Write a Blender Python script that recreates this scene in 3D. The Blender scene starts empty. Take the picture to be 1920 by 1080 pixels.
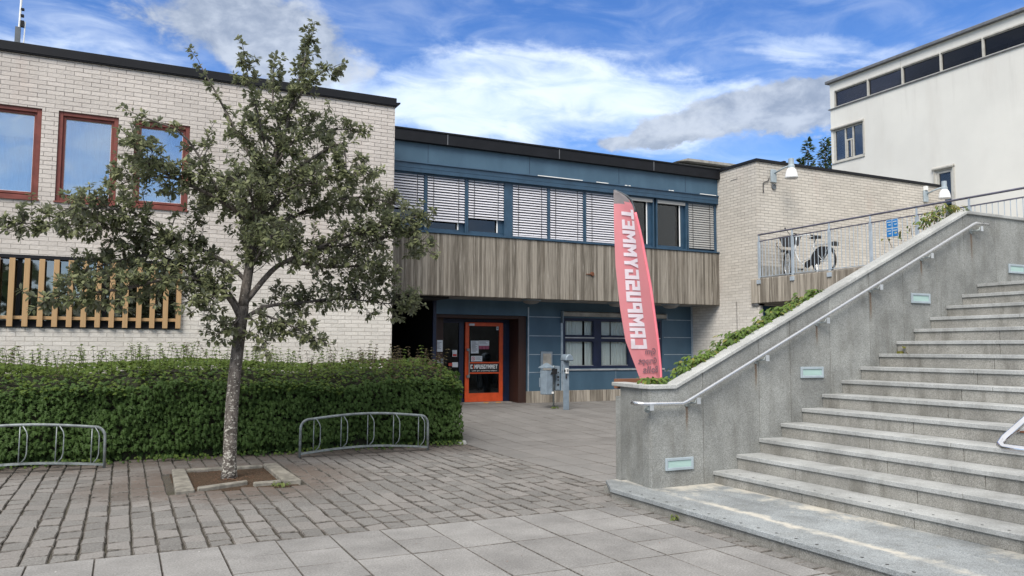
import bpy, math, random
from mathutils import Vector, Matrix
R = math.radians
S = bpy.context.scene
C = S.collection
# ------------------------------------------------------------------ camera
YAW, PITCH, ROLL = 0.456944, 0.0773543, 0.00342435
f = Vector((math.sin(YAW)*math.cos(PITCH), math.cos(YAW)*math.cos(PITCH), math.sin(PITCH)))
r0 = Vector((math.cos(YAW), -math.sin(YAW), 0)); u0 = r0.cross(f)
r = r0*math.cos(ROLL)+u0*math.sin(ROLL); u = u0*math.cos(ROLL)-r0*math.sin(ROLL)
cd = bpy.data.cameras.new('camera'); cam = bpy.data.objects.new('camera', cd); C.objects.link(cam)
cd.sensor_width = 36; cd.lens = 1476.9/1920*36; cd.clip_end = 2000; cd.clip_start = .05
m = Matrix((r, u, -f)).transposed().to_4x4(); m.translation = (0, 0, 1.55); cam.matrix_world = m
S.camera = cam
S.view_settings.view_transform = 'Standard'; S.view_settings.look = 'None'
S.view_settings.exposure = 1.52; S.view_settings.gamma = 1; S.view_settings.use_curve_mapping = False

# ------------------------------------------------------------------ node helper
class G:
    def __init__(s, tree): s.t = tree; s.N = tree.nodes; s.L = tree.links
    def new(s, typ, **kw):
        n = s.N.new(typ)
        for k, v in kw.items(): setattr(n, k, v)
        return n
    def put(s, sock, v):
        if isinstance(v, (int, float)):
            sock.default_value = v if sock.type not in ('RGBA', 'VECTOR') else ((v, v, v, 1) if sock.type == 'RGBA' else (v, v, v))
        elif isinstance(v, (tuple, list)):
            sock.default_value = tuple(v)+((1,) if sock.type == 'RGBA' and len(v) == 3 else ())
        else: s.L.new(v, sock)
    def m(s, op, a, b=None, c=None, clamp=False):
        n = s.new('ShaderNodeMath', operation=op); n.use_clamp = clamp
        for i, v in enumerate((a, b, c)):
            if v is not None: s.put(n.inputs[i], v)
        return n.outputs[0]
    def add(s, *a):
        o = a[0]
        for b in a[1:]: o = s.m('ADD', o, b)
        return o
    def mul(s, a, b): return s.m('MULTIPLY', a, b)
    def mix(s, fac, a, b, blend='MIX'):
        n = s.new('ShaderNodeMix', data_type='RGBA', blend_type=blend)
        s.put(n.inputs[0], fac); s.put(n.inputs[6], a); s.put(n.inputs[7], b); return n.outputs[2]
    def rng(s, v, a, b, c=0, d=1, smooth=True):
        n = s.new('ShaderNodeMapRange', interpolation_type='SMOOTHSTEP' if smooth else 'LINEAR')
        s.put(n.inputs[0], v)
        for i, x in enumerate((a, b, c, d)): s.put(n.inputs[i+1], x)
        return n.outputs[0]
    def noise(s, vec, scale=5, detail=3, rough=.5, dist=0, sc=None):
        if sc: vec = s.vm(vec, sc)
        n = s.new('ShaderNodeTexNoise'); s.put(n.inputs['Vector'], vec); s.put(n.inputs['Scale'], scale)
        s.put(n.inputs['Detail'], detail); s.put(n.inputs['Roughness'], rough); s.put(n.inputs['Distortion'], dist)
        return n.outputs[0]
    def vm(s, vec, sc):
        n = s.new('ShaderNodeVectorMath', operation='MULTIPLY'); s.put(n.inputs[0], vec); s.put(n.inputs[1], sc); return n.outputs[0]
    def obj(s): return s.new('ShaderNodeNewGeometry').outputs['Position']
    def xyz(s, v):
        n = s.new('ShaderNodeSeparateXYZ'); s.L.new(v, n.inputs[0]); return n.outputs
    def comb(s, x, y, z):
        n = s.new('ShaderNodeCombineXYZ')
        for i, v in enumerate((x, y, z)): s.put(n.inputs[i], v)
        return n.outputs[0]
    def white(s, v, dim='1D'):
        n = s.new('ShaderNodeTexWhiteNoise', noise_dimensions=dim)
        s.put(n.inputs['W' if dim == '1D' else 'Vector'], v); return n.outputs[0]
    def bump(s, h, strength=.3, dist=.01):
        n = s.new('ShaderNodeBump'); s.put(n.inputs['Strength'], strength); s.put(n.inputs['Distance'], dist); s.put(n.inputs['Height'], h); return n.outputs[0]

def mat(name, fn=None, col=(.5, .5, .5), rough=.6, metal=0, spec=.5, vary=0, vscale=6):
    M = bpy.data.materials.new(name); M.use_nodes = True
    g = G(M.node_tree); p = g.N['Principled BSDF']
    p.inputs['Roughness'].default_value = rough; p.inputs['Metallic'].default_value = metal
    p.inputs['Specular IOR Level'].default_value = spec
    c = tuple(col)
    if fn: fn(g, p)
    elif vary:
        n = g.noise(g.obj(), vscale, 5, .6)
        v = g.rng(n, .3, .7, 1-vary, 1+vary)
        g.put(p.inputs['Base Color'], g.mix(1.0, c, g.comb(v, v, v), 'MULTIPLY'))
        g.put(p.inputs['Roughness'], g.rng(n, .2, .8, rough*.8, min(1, rough*1.2)))
    else: g.put(p.inputs['Base Color'], c)
    return M

# ------------------------------------------------------------------ sky, clouds, sun
W = bpy.data.worlds.new('World'); S.world = W; W.use_nodes = True
g = G(W.node_tree); bg = g.N['Background']
SUN = Vector((-.50, -.48, .72)).normalized()
sky = g.new('ShaderNodeTexSky', sky_type='NISHITA'); sky.sun_disc = False
sky.sun_elevation = math.asin(SUN.z); sky.sun_rotation = math.atan2(SUN.x, SUN.y); sky.altitude = 100; sky.dust_density = .4; sky.ozone_density = 2.0
hs = g.new('ShaderNodeHueSaturation'); hs.inputs['Saturation'].default_value = 1.35; hs.inputs['Value'].default_value = .62; hs.inputs['Hue'].default_value = .515; g.L.new(sky.outputs[0], hs.inputs['Color'])
gen = g.new('ShaderNodeTexCoord').outputs['Generated']
X, Y_, Z_ = g.xyz(gen)
# warp the direction a little so that cloud edges fray
w1 = g.noise(gen, 5.5, 8, .62); w2 = g.noise(g.vm(gen, (1, 1, 1.7)), 9, 8, .65, 0)
az0 = g.mul(g.m('ARCTAN2', X, Y_), 57.2958); el0 = g.mul(g.m('ARCSINE', Z_), 57.2958)
fib = g.noise(g.comb(g.add(g.mul(az0, .15), g.mul(el0, .10)), g.mul(el0, .46), 0), 1.0, 7, .56, .7)      # drawn-out fibres of the high cloud
puf = g.noise(g.comb(g.mul(az0, .35), g.mul(el0, .55), 3.7), 1.0, 9, .58, .25)
az = g.add(az0, g.mul(g.add(w1, -.5), 9)); el = g.add(el0, g.mul(g.add(w2, -.5), 4.5))
def blob(a, e, sa, se, amp, rot=0):
    da = g.add(az, -a); de = g.add(el, -e)
    if rot:
        c_, s_ = math.cos(R(rot)), math.sin(R(rot))
        da, de = g.add(g.mul(da, c_), g.mul(de, s_)), g.add(g.mul(de, c_), g.mul(da, -s_))
    q = g.add(g.m('POWER', g.mul(da, 1/sa), 2), g.m('POWER', g.mul(de, 1/se), 2))
    return g.mul(g.m('EXPONENT', g.mul(q, -1)), amp)
white = g.add(blob(27, 18.6, 9.5, 2.1, .85, -3), blob(18, 16.9, 7, 2.1, .9, -8), blob(36, 17.6, 6, 1.7, .7, -10), blob(27, 16.0, 10, 1.6, .55, -6), blob(31, 20.3, 9, 1.3, .38, -8), blob(40, 15.0, 6, 1.0, .4),
              blob(46.5, 20.3, 5, 1.1, .5, -14), blob(54, 18.6, 6, 1.2, .35, -10), blob(42.5, 18.3, 4, .8, .5), blob(3, 16.5, 9, 2.2, .6), blob(-6, 17.5, 6, 2.4, .5), blob(-3, 21, 6, 1.6, .35),
              blob(12, 18.6, 3, 2, .6), blob(22, 20.4, 5, .8, .28, 10))
back = g.rng(g.m('ABSOLUTE', g.add(az0, -27)), 50, 75)
over = g.rng(el0, 25, 33)                                   # unseen cloud added above and behind the view to whiten the light
white = g.m('MAXIMUM', white, g.mul(back, g.add(g.rng(w1, .40, .62, .48, .80), g.mul(g.rng(el0, 14, 26), .8))))
white = g.m('MAXIMUM', white, g.mul(over, g.rng(w1, .28, .45, .5, 1.1)))
veil = g.rng(g.add(fib, g.mul(w1, .6)), .62, 1.10, .02, .26)
wm = g.m('MAXIMUM', veil, g.mul(g.rng(g.add(white, g.mul(g.add(fib, -.5), 1.5)), .0, 1.15), .90))
grey = g.add(blob(5.5, 22.2, 8, 3.0, .88, 4), blob(11, 19.8, 5, 2.2, .85, 0), blob(43, 16.2, 6.0, 1.7, 1.2, 5), blob(47, 17.3, 3, 1.2, .5), blob(49, 16.2, 4, 1.6, .9), blob(37.5, 15.4, 2.6, .9, .75), blob(33.7, 14.6, 1.7, .7, .7), blob(36.6, 14.6, 1.4, .7, .6))
gm = g.rng(g.add(grey, g.mul(g.add(puf, -.5), 1.2)), .36, .74)
K = 5.2
wc = g.mix(g.rng(fib, .35, .65), (.58*K, .70*K, .88*K), (.72*K, .80*K, .90*K))
wc = g.mix(over, wc, (.90*K, .885*K, .86*K))
gc = g.mix(g.rng(g.add(puf, g.mul(w2, .5)), .55, .95), (.25*K, .30*K, .39*K), (.47*K, .52*K, .60*K))
col = g.mix(wm, hs.outputs[0], wc); col = g.mix(g.mul(gm, .9), col, gc)
g.put(bg.inputs['Color'], col); bg.inputs['Strength'].default_value = 0.095
sd = bpy.data.lights.new('sun', 'SUN'); sd.energy = 1.4; sd.angle = R(32); sd.color = (1, .94, .86)
so = bpy.data.objects.new('sun', sd); C.objects.link(so); so.rotation_euler = (-SUN).to_track_quat('-Z', 'Y').to_euler()

# ------------------------------------------------------------------ mesh builder
class MB:
    def __init__(s): s.v = []; s.f = []; s.mi = []; s.k = 0
    def q(s, *pts):
        n = len(s.v); s.v += [tuple(p) for p in pts]; s.f.append(tuple(range(n, n+len(pts)))); s.mi.append(s.k); return s
    def box(s, x0, x1, y0, y1, z0, z1):
        n = len(s.v)
        s.v += [(x0, y0, z0), (x1, y0, z0), (x1, y1, z0), (x0, y1, z0), (x0, y0, z1), (x1, y0, z1), (x1, y1, z1), (x0, y1, z1)]
        for a in ((0, 3, 2, 1), (4, 5, 6, 7), (0, 1, 5, 4), (1, 2, 6, 5), (2, 3, 7, 6), (3, 0, 4, 7)): s.f.append(tuple(n+i for i in a)); s.mi.append(s.k)
        return s
    def prism(s, poly, axis, a, b):
        """poly of 2-D points extruded along axis ('x','y','z') from a to b"""
        def P(p, t): return {'x': (t, p[0], p[1]), 'y': (p[0], t, p[1]), 'z': (p[0], p[1], t)}[axis]
        n = len(s.v); k = len(poly)
        s.v += [P(p, a) for p in poly]+[P(p, b) for p in poly]
        fs = [tuple(range(n, n+k)), tuple(range(n+2*k-1, n+k-1, -1))]
        fs += [(n+i, n+k+i, n+k+(i+1) % k, n+(i+1) % k) for i in range(k)]
        s.f += fs; s.mi += [s.k]*len(fs); return s
    def tube(s, path, rad, n=8, cap=True, closed=False):
        path = [Vector(p) for p in path]; rad = rad if isinstance(rad, (list, tuple)) else [rad]*len(path)
        base = len(s.v); N = len(path); up = None
        for i, p in enumerate(path):
            if closed: t = path[(i+1) % N]-path[i-1]
            else: t = (path[min(i+1, N-1)]-path[max(i-1, 0)])
            t.normalize()
            if up is None:
                up = Vector((0, 0, 1)) if abs(t.z) < .9 else Vector((1, 0, 0))
            a = t.cross(up)
            if a.length < 1e-4: a = t.cross(Vector((0, 1, 0)))
            a.normalize(); b = a.cross(t).normalized(); up = b
            for j in range(n):
                th = 2*math.pi*j/n; s.v.append(tuple(p+(a*math.cos(th)+b*math.sin(th))*rad[i]))
        for i in range(N if closed else N-1):
            for j in range(n):
                i2 = (i+1) % N
                s.f.append((base+i*n+j, base+i*n+(j+1) % n, base+i2*n+(j+1) % n, base+i2*n+j)); s.mi.append(s.k)
        if cap and not closed:
            s.f.append(tuple(base+j for j in range(n-1, -1, -1))); s.f.append(tuple(base+(N-1)*n+j for j in range(n))); s.mi += [s.k]*2
        return s
    def lathe(s, c, prof, n=20, ax='z'):
        """prof: list of (radius, height) about vertical axis through c"""
        b = len(s.v)
        for (rr, h) in prof:
            for j in range(n):
                th = 2*math.pi*j/n; o = (rr*math.cos(th), rr*math.sin(th), h)
                if ax == 'y': o = (o[0], o[2], o[1])
                if ax == 'x': o = (o[2], o[0], o[1])
                s.v.append((c[0]+o[0], c[1]+o[1], c[2]+o[2]))
        for i in range(len(prof)-1):
            for j in range(n):
                s.f.append((b+i*n+j, b+i*n+(j+1) % n, b+(i+1)*n+(j+1) % n, b+(i+1)*n+j)); s.mi.append(s.k)
        return s
    def build(s, name, mats, parent=None, smooth=False, bevel=0, loc=None):
        o3 = Vector(loc) if loc is not None else (wpos(parent) if parent else Vector())
        me = bpy.data.meshes.new(name)
        me.from_pydata([(x-o3.x, y-o3.y, z-o3.z) for x, y, z in s.v], [], s.f)
        for M in (mats if isinstance(mats, (list, tuple)) else [mats]): me.materials.append(M)
        if any(s.mi): me.polygons.foreach_set('material_index', s.mi)
        if smooth: me.polygons.foreach_set('use_smooth', [True]*len(me.polygons))
        me.update()
        o = bpy.data.objects.new(name, me); C.objects.link(o)
        if parent: o.parent = parent
        elif loc is not None: o.location = loc
        if bevel:
            b = o.modifiers.new('bevel', 'BEVEL'); b.width = bevel; b.segments = 1; b.limit_method = 'ANGLE'; b.angle_limit = R(40)
        return o
def wpos(o):
    p = Vector()
    while o: p += o.location; o = o.parent
    return p
def tag(o, label=None, cat=None, group=None, kind=None):
    for k, v in (('label', label), ('category', cat), ('group', group), ('kind', kind)):
        if v: o[k] = v
    return o
def thing(name, label, cat, loc=(0, 0, 0), group=None):
    o = bpy.data.objects.new(name, None); C.objects.link(o); o.location = loc; o.empty_display_size = .2
    return tag(o, label, cat, group)
def dup(o, parent=None):
    c = o.copy(); C.objects.link(c); c.parent = parent
    for ch in [k for k in o.children]: dup(ch, c)
    return c
def zg(y): return max(0., (y-11.8)*.0362)          # the forecourt rises gently towards the entrance

# ------------------------------------------------------------------ materials
def f_brick(tint):
    def fn(g, p):
        ob = g.obj(); x, y, z = g.xyz(ob)
        ny = g.m('ABSOLUTE', g.xyz(g.new('ShaderNodeTexCoord').outputs['Normal'])[1])
        s_ = g.m('GREATER_THAN', ny, .5)
        uu = g.add(g.mul(x, s_), g.mul(y, g.m('SUBTRACT', 1, s_)))
        wob = g.mul(g.add(g.noise(ob, 9, 2), -.5), .012)
        vec = g.comb(uu, g.add(z, wob), 0)
        b = g.new('ShaderNodeTexBrick'); b.offset = .5; b.squash = 1
        g.put(b.inputs['Vector'], vec); b.inputs['Scale'].default_value = 1
        b.inputs['Brick Width'].default_value = .262; b.inputs['Row Height'].default_value = .075
        b.inputs['Mortar Size'].default_value = .0049; b.inputs['Mortar Smooth'].default_value = .35; b.inputs['Bias'].default_value = -.1
        g.put(b.inputs['Color1'], (.62, .62, .62)); g.put(b.inputs['Color2'], (1.0, 1.0, 1.0)); g.put(b.inputs['Mortar'], (.3, .29, .28))
        n1 = g.noise(ob, 26, 6, .65); n2 = g.noise(ob, .55, 4, .6); n3 = g.noise(ob, 95, 3, .6); n4 = g.noise(g.vm(ob, (1, 1, .25)), 1.3, 5, .6)
        base = g.mix(g.rng(n2, .35, .65), tint, tuple(t*.88 for t in tint)); base = g.mix(g.rng(g.add(z, n2), 2.6, 4.2), (.67, .645, .60), base)    # the lower courses turn off-white
        base = g.mix(g.rng(n4, .56, .78, 0, .30), base, (.50, .36, .31))          # pinkish weathering
        base = g.mix(g.rng(n1, .35, .75, 0, .30), base, tuple(t*.66 for t in tint))
        vb = g.rng(b.outputs['Color'], .55, 1.0, .88, 1.06, False)
        br = g.mix(1.0, base, g.comb(vb, vb, vb), 'MULTIPLY')
        jn = g.rng(g.noise(ob, 3.0, 3), .3, .7, .45, 1.0)
        dark = g.mix(g.rng(z, 2.0, 5.0, 0, 1), (.40, .37, .33), (.14, .122, .115))     # the lower joints are pale, the upper dark
        colr = g.mix(g.mul(b.outputs['Fac'], jn), br, dark)
        g.put(p.inputs['Base Color'], colr)
        h = g.add(g.mul(g.m('SUBTRACT', 1, b.outputs['Fac']), .9), g.mul(n1, 1.1), g.mul(n3, .35))
        g.put(p.inputs['Normal'], g.bump(h, .75, .012)); p.inputs['Roughness'].default_value = .85
    return fn
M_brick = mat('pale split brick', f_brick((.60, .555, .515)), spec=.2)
M_brick2 = mat('pale split brick of wing', f_brick((.585, .55, .495)), spec=.2)
def f_board(tone=1., w=.055):
    def fn(g, p):
        ob = g.obj(); x, y, z = g.xyz(ob)
        nx = g.m('ABSOLUTE', g.xyz(g.new('ShaderNodeTexCoord').outputs['Normal'])[0]); s_ = g.m('GREATER_THAN', nx, .5)
        uu = g.add(g.mul(y, s_), g.mul(x, g.m('SUBTRACT', 1, s_)))
        k = g.mul(uu, 1/w); idx = g.m('FLOOR', k); fr = g.m('FRACT', k)
        rnd = g.white(idx); rnd2 = g.white(g.add(idx, 57.3))
        st = g.noise(g.comb(g.mul(uu, 34), g.mul(rnd, 9), g.mul(z, 1.6)), 1, 7, .62)
        st2 = g.noise(g.comb(g.mul(uu, 3), 0, g.mul(z, .5)), 1.4, 4, .6)
        pit = g.noise(ob, 60, 3, .7)
        c = g.mix(g.rng(g.add(g.mul(rnd, .40), g.mul(st, 1.15)), .45, 1.05), tuple(t*tone for t in (.118, .104, .085)), tuple(t*tone for t in (.335, .305, .26)))
        c = g.mix(g.rng(st2, .5, .72, 0, .3), c, tuple(t*tone for t in (.19, .155, .12)))
        c = g.mix(g.mul(g.rng(st, .60, .72), g.m('GREATER_THAN', rnd2, .55)), c, tuple(t*tone for t in (.48, .45, .41)))
        edge = g.m('LESS_THAN', g.m('MINIMUM', fr, g.m('SUBTRACT', 1, fr)), .05)
        c = g.mix(g.mul(edge, .35), c, tuple(t*tone for t in (.08, .07, .06)))
        c = g.mix(g.rng(pit, .66, .74, 0, .6), c, (.05, .045, .04))
        g.put(p.inputs['Base Color'], c); p.inputs['Roughness'].default_value = .9
        g.put(p.inputs['Normal'], g.bump(g.add(g.mul(edge, -.6), g.mul(rnd, .5), g.mul(st, .5)), .6, .012))
    return fn
M_board = mat('board-marked concrete', f_board(.92), spec=.2)
M_board2 = mat('board-marked concrete plinth', f_board(1.25, .10), spec=.2)
def f_granite(base, speck=.5, streak=0, scale=1.):
    def fn(g, p):
        ob = g.obj()
        v = g.new('ShaderNodeTexVoronoi'); g.put(v.inputs['Vector'], ob); v.inputs['Scale'].default_value = 150*scale
        vc = g.xyz(v.outputs['Color'])[0]
        n1 = g.noise(ob, 120*scale, 3, .7); n2 = g.noise(ob, 2.2, 5, .62); n3 = g.noise(g.vm(ob, (1, 1, .3)), 5, 5, .6)
        c = g.mix(g.rng(vc, .05, .95, 0, 1, False), tuple(t*(1-speck) for t in base), tuple(min(.8, t*(1+speck)) for t in base))
        c = g.mix(g.rng(n1, .55, .75, 0, .5), c, tuple(t*.4 for t in base))
        isl = g.new('ShaderNodeNewGeometry').outputs['Random Per Island']
        vv = g.add(g.rng(n2, .3, .7, .80, 1.14), g.rng(isl, 0, 1, -.09, .09))
        c = g.mix(1., c, g.comb(vv, vv, vv), 'MULTIPLY')
        if streak: c = g.mix(g.rng(n3, .48, .70, 0, streak), c, (.10, .095, .08)); c = g.mix(g.rng(g.noise(g.vm(ob, (6, 6, .8)), 1.2, 6, .65), .56, .70, 0, streak), c, (.09, .085, .072))
        g.put(p.inputs['Base Color'], c); g.put(p.inputs['Roughness'], .7)
        g.put(p.inputs['Normal'], g.bump(g.add(n1, vc), .25, .003))
    return fn
M_gran = mat('grey granite', f_granite((.245, .252, .242), .28, .30), spec=.3)
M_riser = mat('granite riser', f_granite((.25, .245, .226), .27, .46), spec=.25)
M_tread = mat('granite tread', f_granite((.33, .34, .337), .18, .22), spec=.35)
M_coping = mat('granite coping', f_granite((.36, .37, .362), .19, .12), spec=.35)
def f_platform(g, p):
    f_granite((.245, .265, .275), .28, .2)(g, p)
    c = p.inputs['Base Color'].links[0].from_socket
    ob = g.obj(); x, y, z = g.xyz(ob)
    n = g.add(g.mul(g.add(g.noise(ob, 3.2, 7, .68), -.5), 1.1), g.mul(g.add(g.noise(ob, 18, 4, .7), -.5), .5))
    a = g.mul(g.rng(g.add(x, g.mul(n, 1.1)), 5.50, 5.78), g.rng(g.noise(ob, 1.3, 5, .6), .36, .60))                       # salt deposit along the first riser
    b = g.mul(g.rng(g.m('ABSOLUTE', g.add(x, -4.985, g.mul(n, .26))), .004, .085, 1, 0), g.rng(g.noise(ob, 2.1, 4, .6), .35, .55))   # and along the joint behind the nosing stones
    c2 = g.mul(g.rng(g.add(y, g.mul(n, 1.6)), 6.25, 6.8), g.rng(g.add(x, g.mul(n, .3)), 5.0, 5.3))
    mk = g.m('MAXIMUM', g.m('MAXIMUM', g.mul(a, .85), g.mul(b, .8)), g.mul(c2, .8))
    g.put(p.inputs['Base Color'], g.mix(mk, c, (.56, .53, .46)))
M_plat = mat('salt-stained granite', f_platform, spec=.3)
def f_slab(g, p):
    ob = g.obj(); isl = g.new('ShaderNodeNewGeometry').outputs['Random Per Island']
    n1 = g.noise(ob, 70, 4, .75); n2 = g.noise(ob, 1.6, 6, .62); n3 = g.noise(ob, 9, 5, .65)
    c = g.mix(g.rng(n1, .3, .7), (.165, .163, .16), (.29, .286, .28))
    v = g.add(g.rng(n2, .3, .7, .80, 1.15), g.rng(isl, 0, 1, -.075, .075, False))
    c = g.mix(1., c, g.comb(v, v, v), 'MULTIPLY')
    c = g.mix(g.rng(n3, .58, .75, 0, .35), c, (.16, .15, .14))
    _, yy, _ = g.xyz(ob)
    c = g.mix(g.rng(g.add(yy, g.mul(g.add(n2, -.5), 7)), 7.5, 11, 0, .45), c, (.14, .132, .125))     # worn dark footpath to the door
    sp = g.noise(ob, 23, 2, .4); c = g.mix(g.rng(sp, .77, .80, 0, .6), c, (.62, .61, .59))
    g.put(p.inputs['Base Color'], c); p.inputs['Roughness'].default_value = .88
    g.put(p.inputs['Normal'], g.bump(g.add(n1, g.mul(n3, 1.5)), .3, .004))
M_slab = mat('concrete paving slab', f_slab, spec=.25)
def f_sett(g, p):
    ob = g.obj(); isl = g.new('ShaderNodeNewGeometry').outputs['Random Per Island']; x, y, z = g.xyz(ob)
    n1 = g.noise(ob, 60, 5, .75); n2 = g.noise(ob, .9, 5, .6); n3 = g.noise(ob, 14, 5, .7)
    c = g.mix(g.rng(n1, .3, .72), (.125, .121, .116), (.265, .26, .25))
    v = g.add(g.rng(isl, 0, 1, .80, 1.16, False), g.mul(g.rng(n2, .3, .7), .12), -.05)
    c = g.mix(1., c, g.comb(v, v, v), 'MULTIPLY')
    c = g.mix(g.mul(g.m('GREATER_THAN', isl, .6), .25), c, (.20, .18, .17))
    c = g.mix(g.rng(n3, .66, .76, 0, .5), c, (.42, .41, .40))
    # soil and leaf dirt spread round the tree pit and under the hedge
    d = g.m('SQRT', g.add(g.m('POWER', g.add(x, -1.2), 2), g.m('POWER', g.add(y, -10.0), 2)))
    dm = g.m('MAXIMUM', g.rng(g.add(d, g.mul(g.add(n3, -.5), 1.3), g.mul(g.add(n2, -.5), .8)), .9, 1.9, 1, 0), g.mul(g.rng(g.add(y, g.mul(g.add(n3, -.5), 1.2)), 10.6, 11.9), .85))
    c = g.mix(g.mul(dm, .75), c, (.105, .078, .062))
    g.put(p.inputs['Base Color'], c); p.inputs['Roughness'].default_value = .85
    g.put(p.inputs['Normal'], g.bump(g.add(n1, g.mul(n3, 2.2)), .55, .006))
M_sett = mat('worn concrete setts', f_sett, spec=.25)
def f_joint(g, p):
    n = g.noise(g.obj(), 160, 3, .8); n2 = g.noise(g.obj(), 3, 4, .6)
    c = g.mix(g.rng(n, .35, .7), (.035, .032, .028), (.19, .175, .15)); c = g.mix(g.rng(n2, .45, .7, 0, .5), c, (.06, .06, .035))
    g.put(p.inputs['Base Color'], c); p.inputs['Roughness'].default_value = .95; g.put(p.inputs['Normal'], g.bump(n, .8, .01))
M_edge = mat('grimy shaded stone edge', col=(.115, .107, .098), rough=.95, spec=.1, vary=.5, vscale=30)  # darkened bevels: grime, plus joint shade put into the colour
M_joint = mat('gritty joint sand', f_joint, spec=.15)
def f_soil(g, p):
    ob = g.obj(); n = g.noise(ob, 70, 5, .8); n2 = g.noise(ob, 8, 4, .6)
    c = g.mix(g.rng(n, .35, .68), (.03, .021, .015), (.16, .115, .08)); c = g.mix(g.rng(n2, .5, .7, 0, .5), c, (.10, .055, .035))
    g.put(p.inputs['Base Color'], c); p.inputs['Roughness'].default_value = .95; g.put(p.inputs['Normal'], g.bump(n, 1, .02))
M_soil = mat('bark soil', f_soil, spec=.1)
M_terr = mat('terrain', col=(.13, .12, .10), rough=.95, vary=.25, vscale=.3)
M_black = mat('black roofing felt edge', col=(.007, .008, .011), rough=.6, spec=.25, vary=.3, vscale=3)
M_redw = mat('red-brown window frame', col=(.17, .052, .042), rough=.55, spec=.3, vary=.18, vscale=5)
M_tim = mat('ochre timber', lambda g, p: (g.put(p.inputs['Base Color'], g.mix(g.noise(g.vm(g.obj(), (60, 60, 3)), 1, 5, .6), (.34, .215, .105), (.50, .335, .18)))), rough=.65, spec=.25)
def f_blue(g, p):
    ob = g.obj(); n = g.noise(g.vm(ob, (1, 1, .4)), 2, 5, .6); n2 = g.noise(ob, 40, 3, .6)
    c = g.mix(g.rng(n, .3, .7), (.047, .096, .146), (.062, .121, .178)); c = g.mix(g.rng(n2, .68, .8, 0, .3), c, (.12, .17, .21))
    g.put(p.inputs['Base Color'], c); p.inputs['Roughness'].default_value = .5
M_blue = mat('blue cladding', f_blue, spec=.4)
M_blue2 = mat('blue trim', col=(.024, .062, .108), rough=.45, vary=.15, vscale=4)
M_navy = mat('navy joinery', col=(.008, .016, .048), rough=.45, vary=.2)
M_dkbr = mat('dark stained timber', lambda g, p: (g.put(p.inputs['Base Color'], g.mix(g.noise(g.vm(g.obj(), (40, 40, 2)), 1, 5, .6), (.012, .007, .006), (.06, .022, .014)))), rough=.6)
M_orange = mat('orange door paint', col=(.66, .088, .022), rough=.42, vary=.10, vscale=8)
M_alu = mat('silver aluminium', col=(.55, .58, .61), rough=.4, metal=.6, vary=.15)
M_alu2 = mat('dull silver strip', col=(.33, .40, .46), rough=.5, metal=.3, vary=.2)
M_steel = mat('brushed stainless steel', lambda g, p: (g.put(p.inputs['Base Color'], (.66, .67, .69)), g.put(p.inputs['Roughness'], g.rng(g.noise(g.obj(), 30, 4), .3, .7, .22, .38))), metal=1)
M_chrome = mat('polished chrome', col=(.75, .76, .79), rough=.10, metal=1, vary=.05)
M_galv = mat('galvanised steel', col=(.25, .28, .285), rough=.5, metal=.35, vary=.28, vscale=14)
M_rail = mat('blue-grey painted steel', col=(.37, .43, .49), rough=.5, metal=.15, vary=.12)
M_railtop = mat('weathered rail top', col=(.12, .12, .16), rough=.5, metal=.3, vary=.3)
M_greyp = mat('grey painted sheet metal', col=(.20, .255, .31), rough=.48, metal=.1, vary=.12, vscale=9)
M_greyd = mat('dark grey sheet metal', col=(.10, .115, .13), rough=.55, vary=.2)
M_white = mat('white plastic', col=(.78, .79, .78), rough=.5, vary=.04)
M_paper = mat('paper', col=(.66, .70, .74), rough=.7, vary=.06)
M_ink = mat('printed ink', col=(.12, .13, .16), rough=.7)
M_redink = mat('red print', col=(.55, .04, .03), rough=.6)
M_pinkink = mat('pink print', col=(.35, .08, .14), rough=.6)
M_yel = mat('yellow hazard paint', col=(.70, .36, .05), rough=.6, vary=.2)
def f_render(g, p):
    ob = g.obj(); n = g.noise(ob, .35, 6, .6); n2 = g.noise(g.vm(ob, (1, 1, .3)), .9, 5, .6); n3 = g.noise(ob, 30, 4, .6)
    c = g.mix(g.rng(n, .3, .7), (.575, .575, .55), (.635, .635, .605)); c = g.mix(g.rng(n2, .50, .8, 0, .35), c, (.46, .44, .41)); n5 = g.noise(g.vm(ob, (1, 5, .35)), 1.1, 5, .6); c = g.mix(g.mul(g.rng(n5, .52, .75, 0, .22), g.rng(g.xyz(ob)[2], 7.5, 10.4)), c, (.40, .39, .37))
    g.put(p.inputs['Base Color'], c); p.inputs['Roughness'].default_value = .9; g.put(p.inputs['Normal'], g.bump(n3, .25, .01))
M_render = mat('white render', f_render, spec=.2)
M_trim = mat('beige window trim', col=(.42, .41, .375), rough=.5, vary=.12)
M_slate = mat('grey metal capping', col=(.14, .145, .155), rough=.5, metal=.3, vary=.2)
M_conc = mat('plain concrete', col=(.30, .29, .265), rough=.85, vary=.25, vscale=5)
M_kerb = mat('weathered kerb stone', col=(.20, .19, .165), rough=.9, spec=.2, vary=.35, vscale=9)
M_soff = mat('soffit board', col=(.20, .20, .195), rough=.8, vary=.2, vscale=2)
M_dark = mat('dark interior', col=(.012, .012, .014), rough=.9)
M_room = mat('dim room wall', col=(.06, .06, .062), rough=.9, vary=.2)
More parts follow.
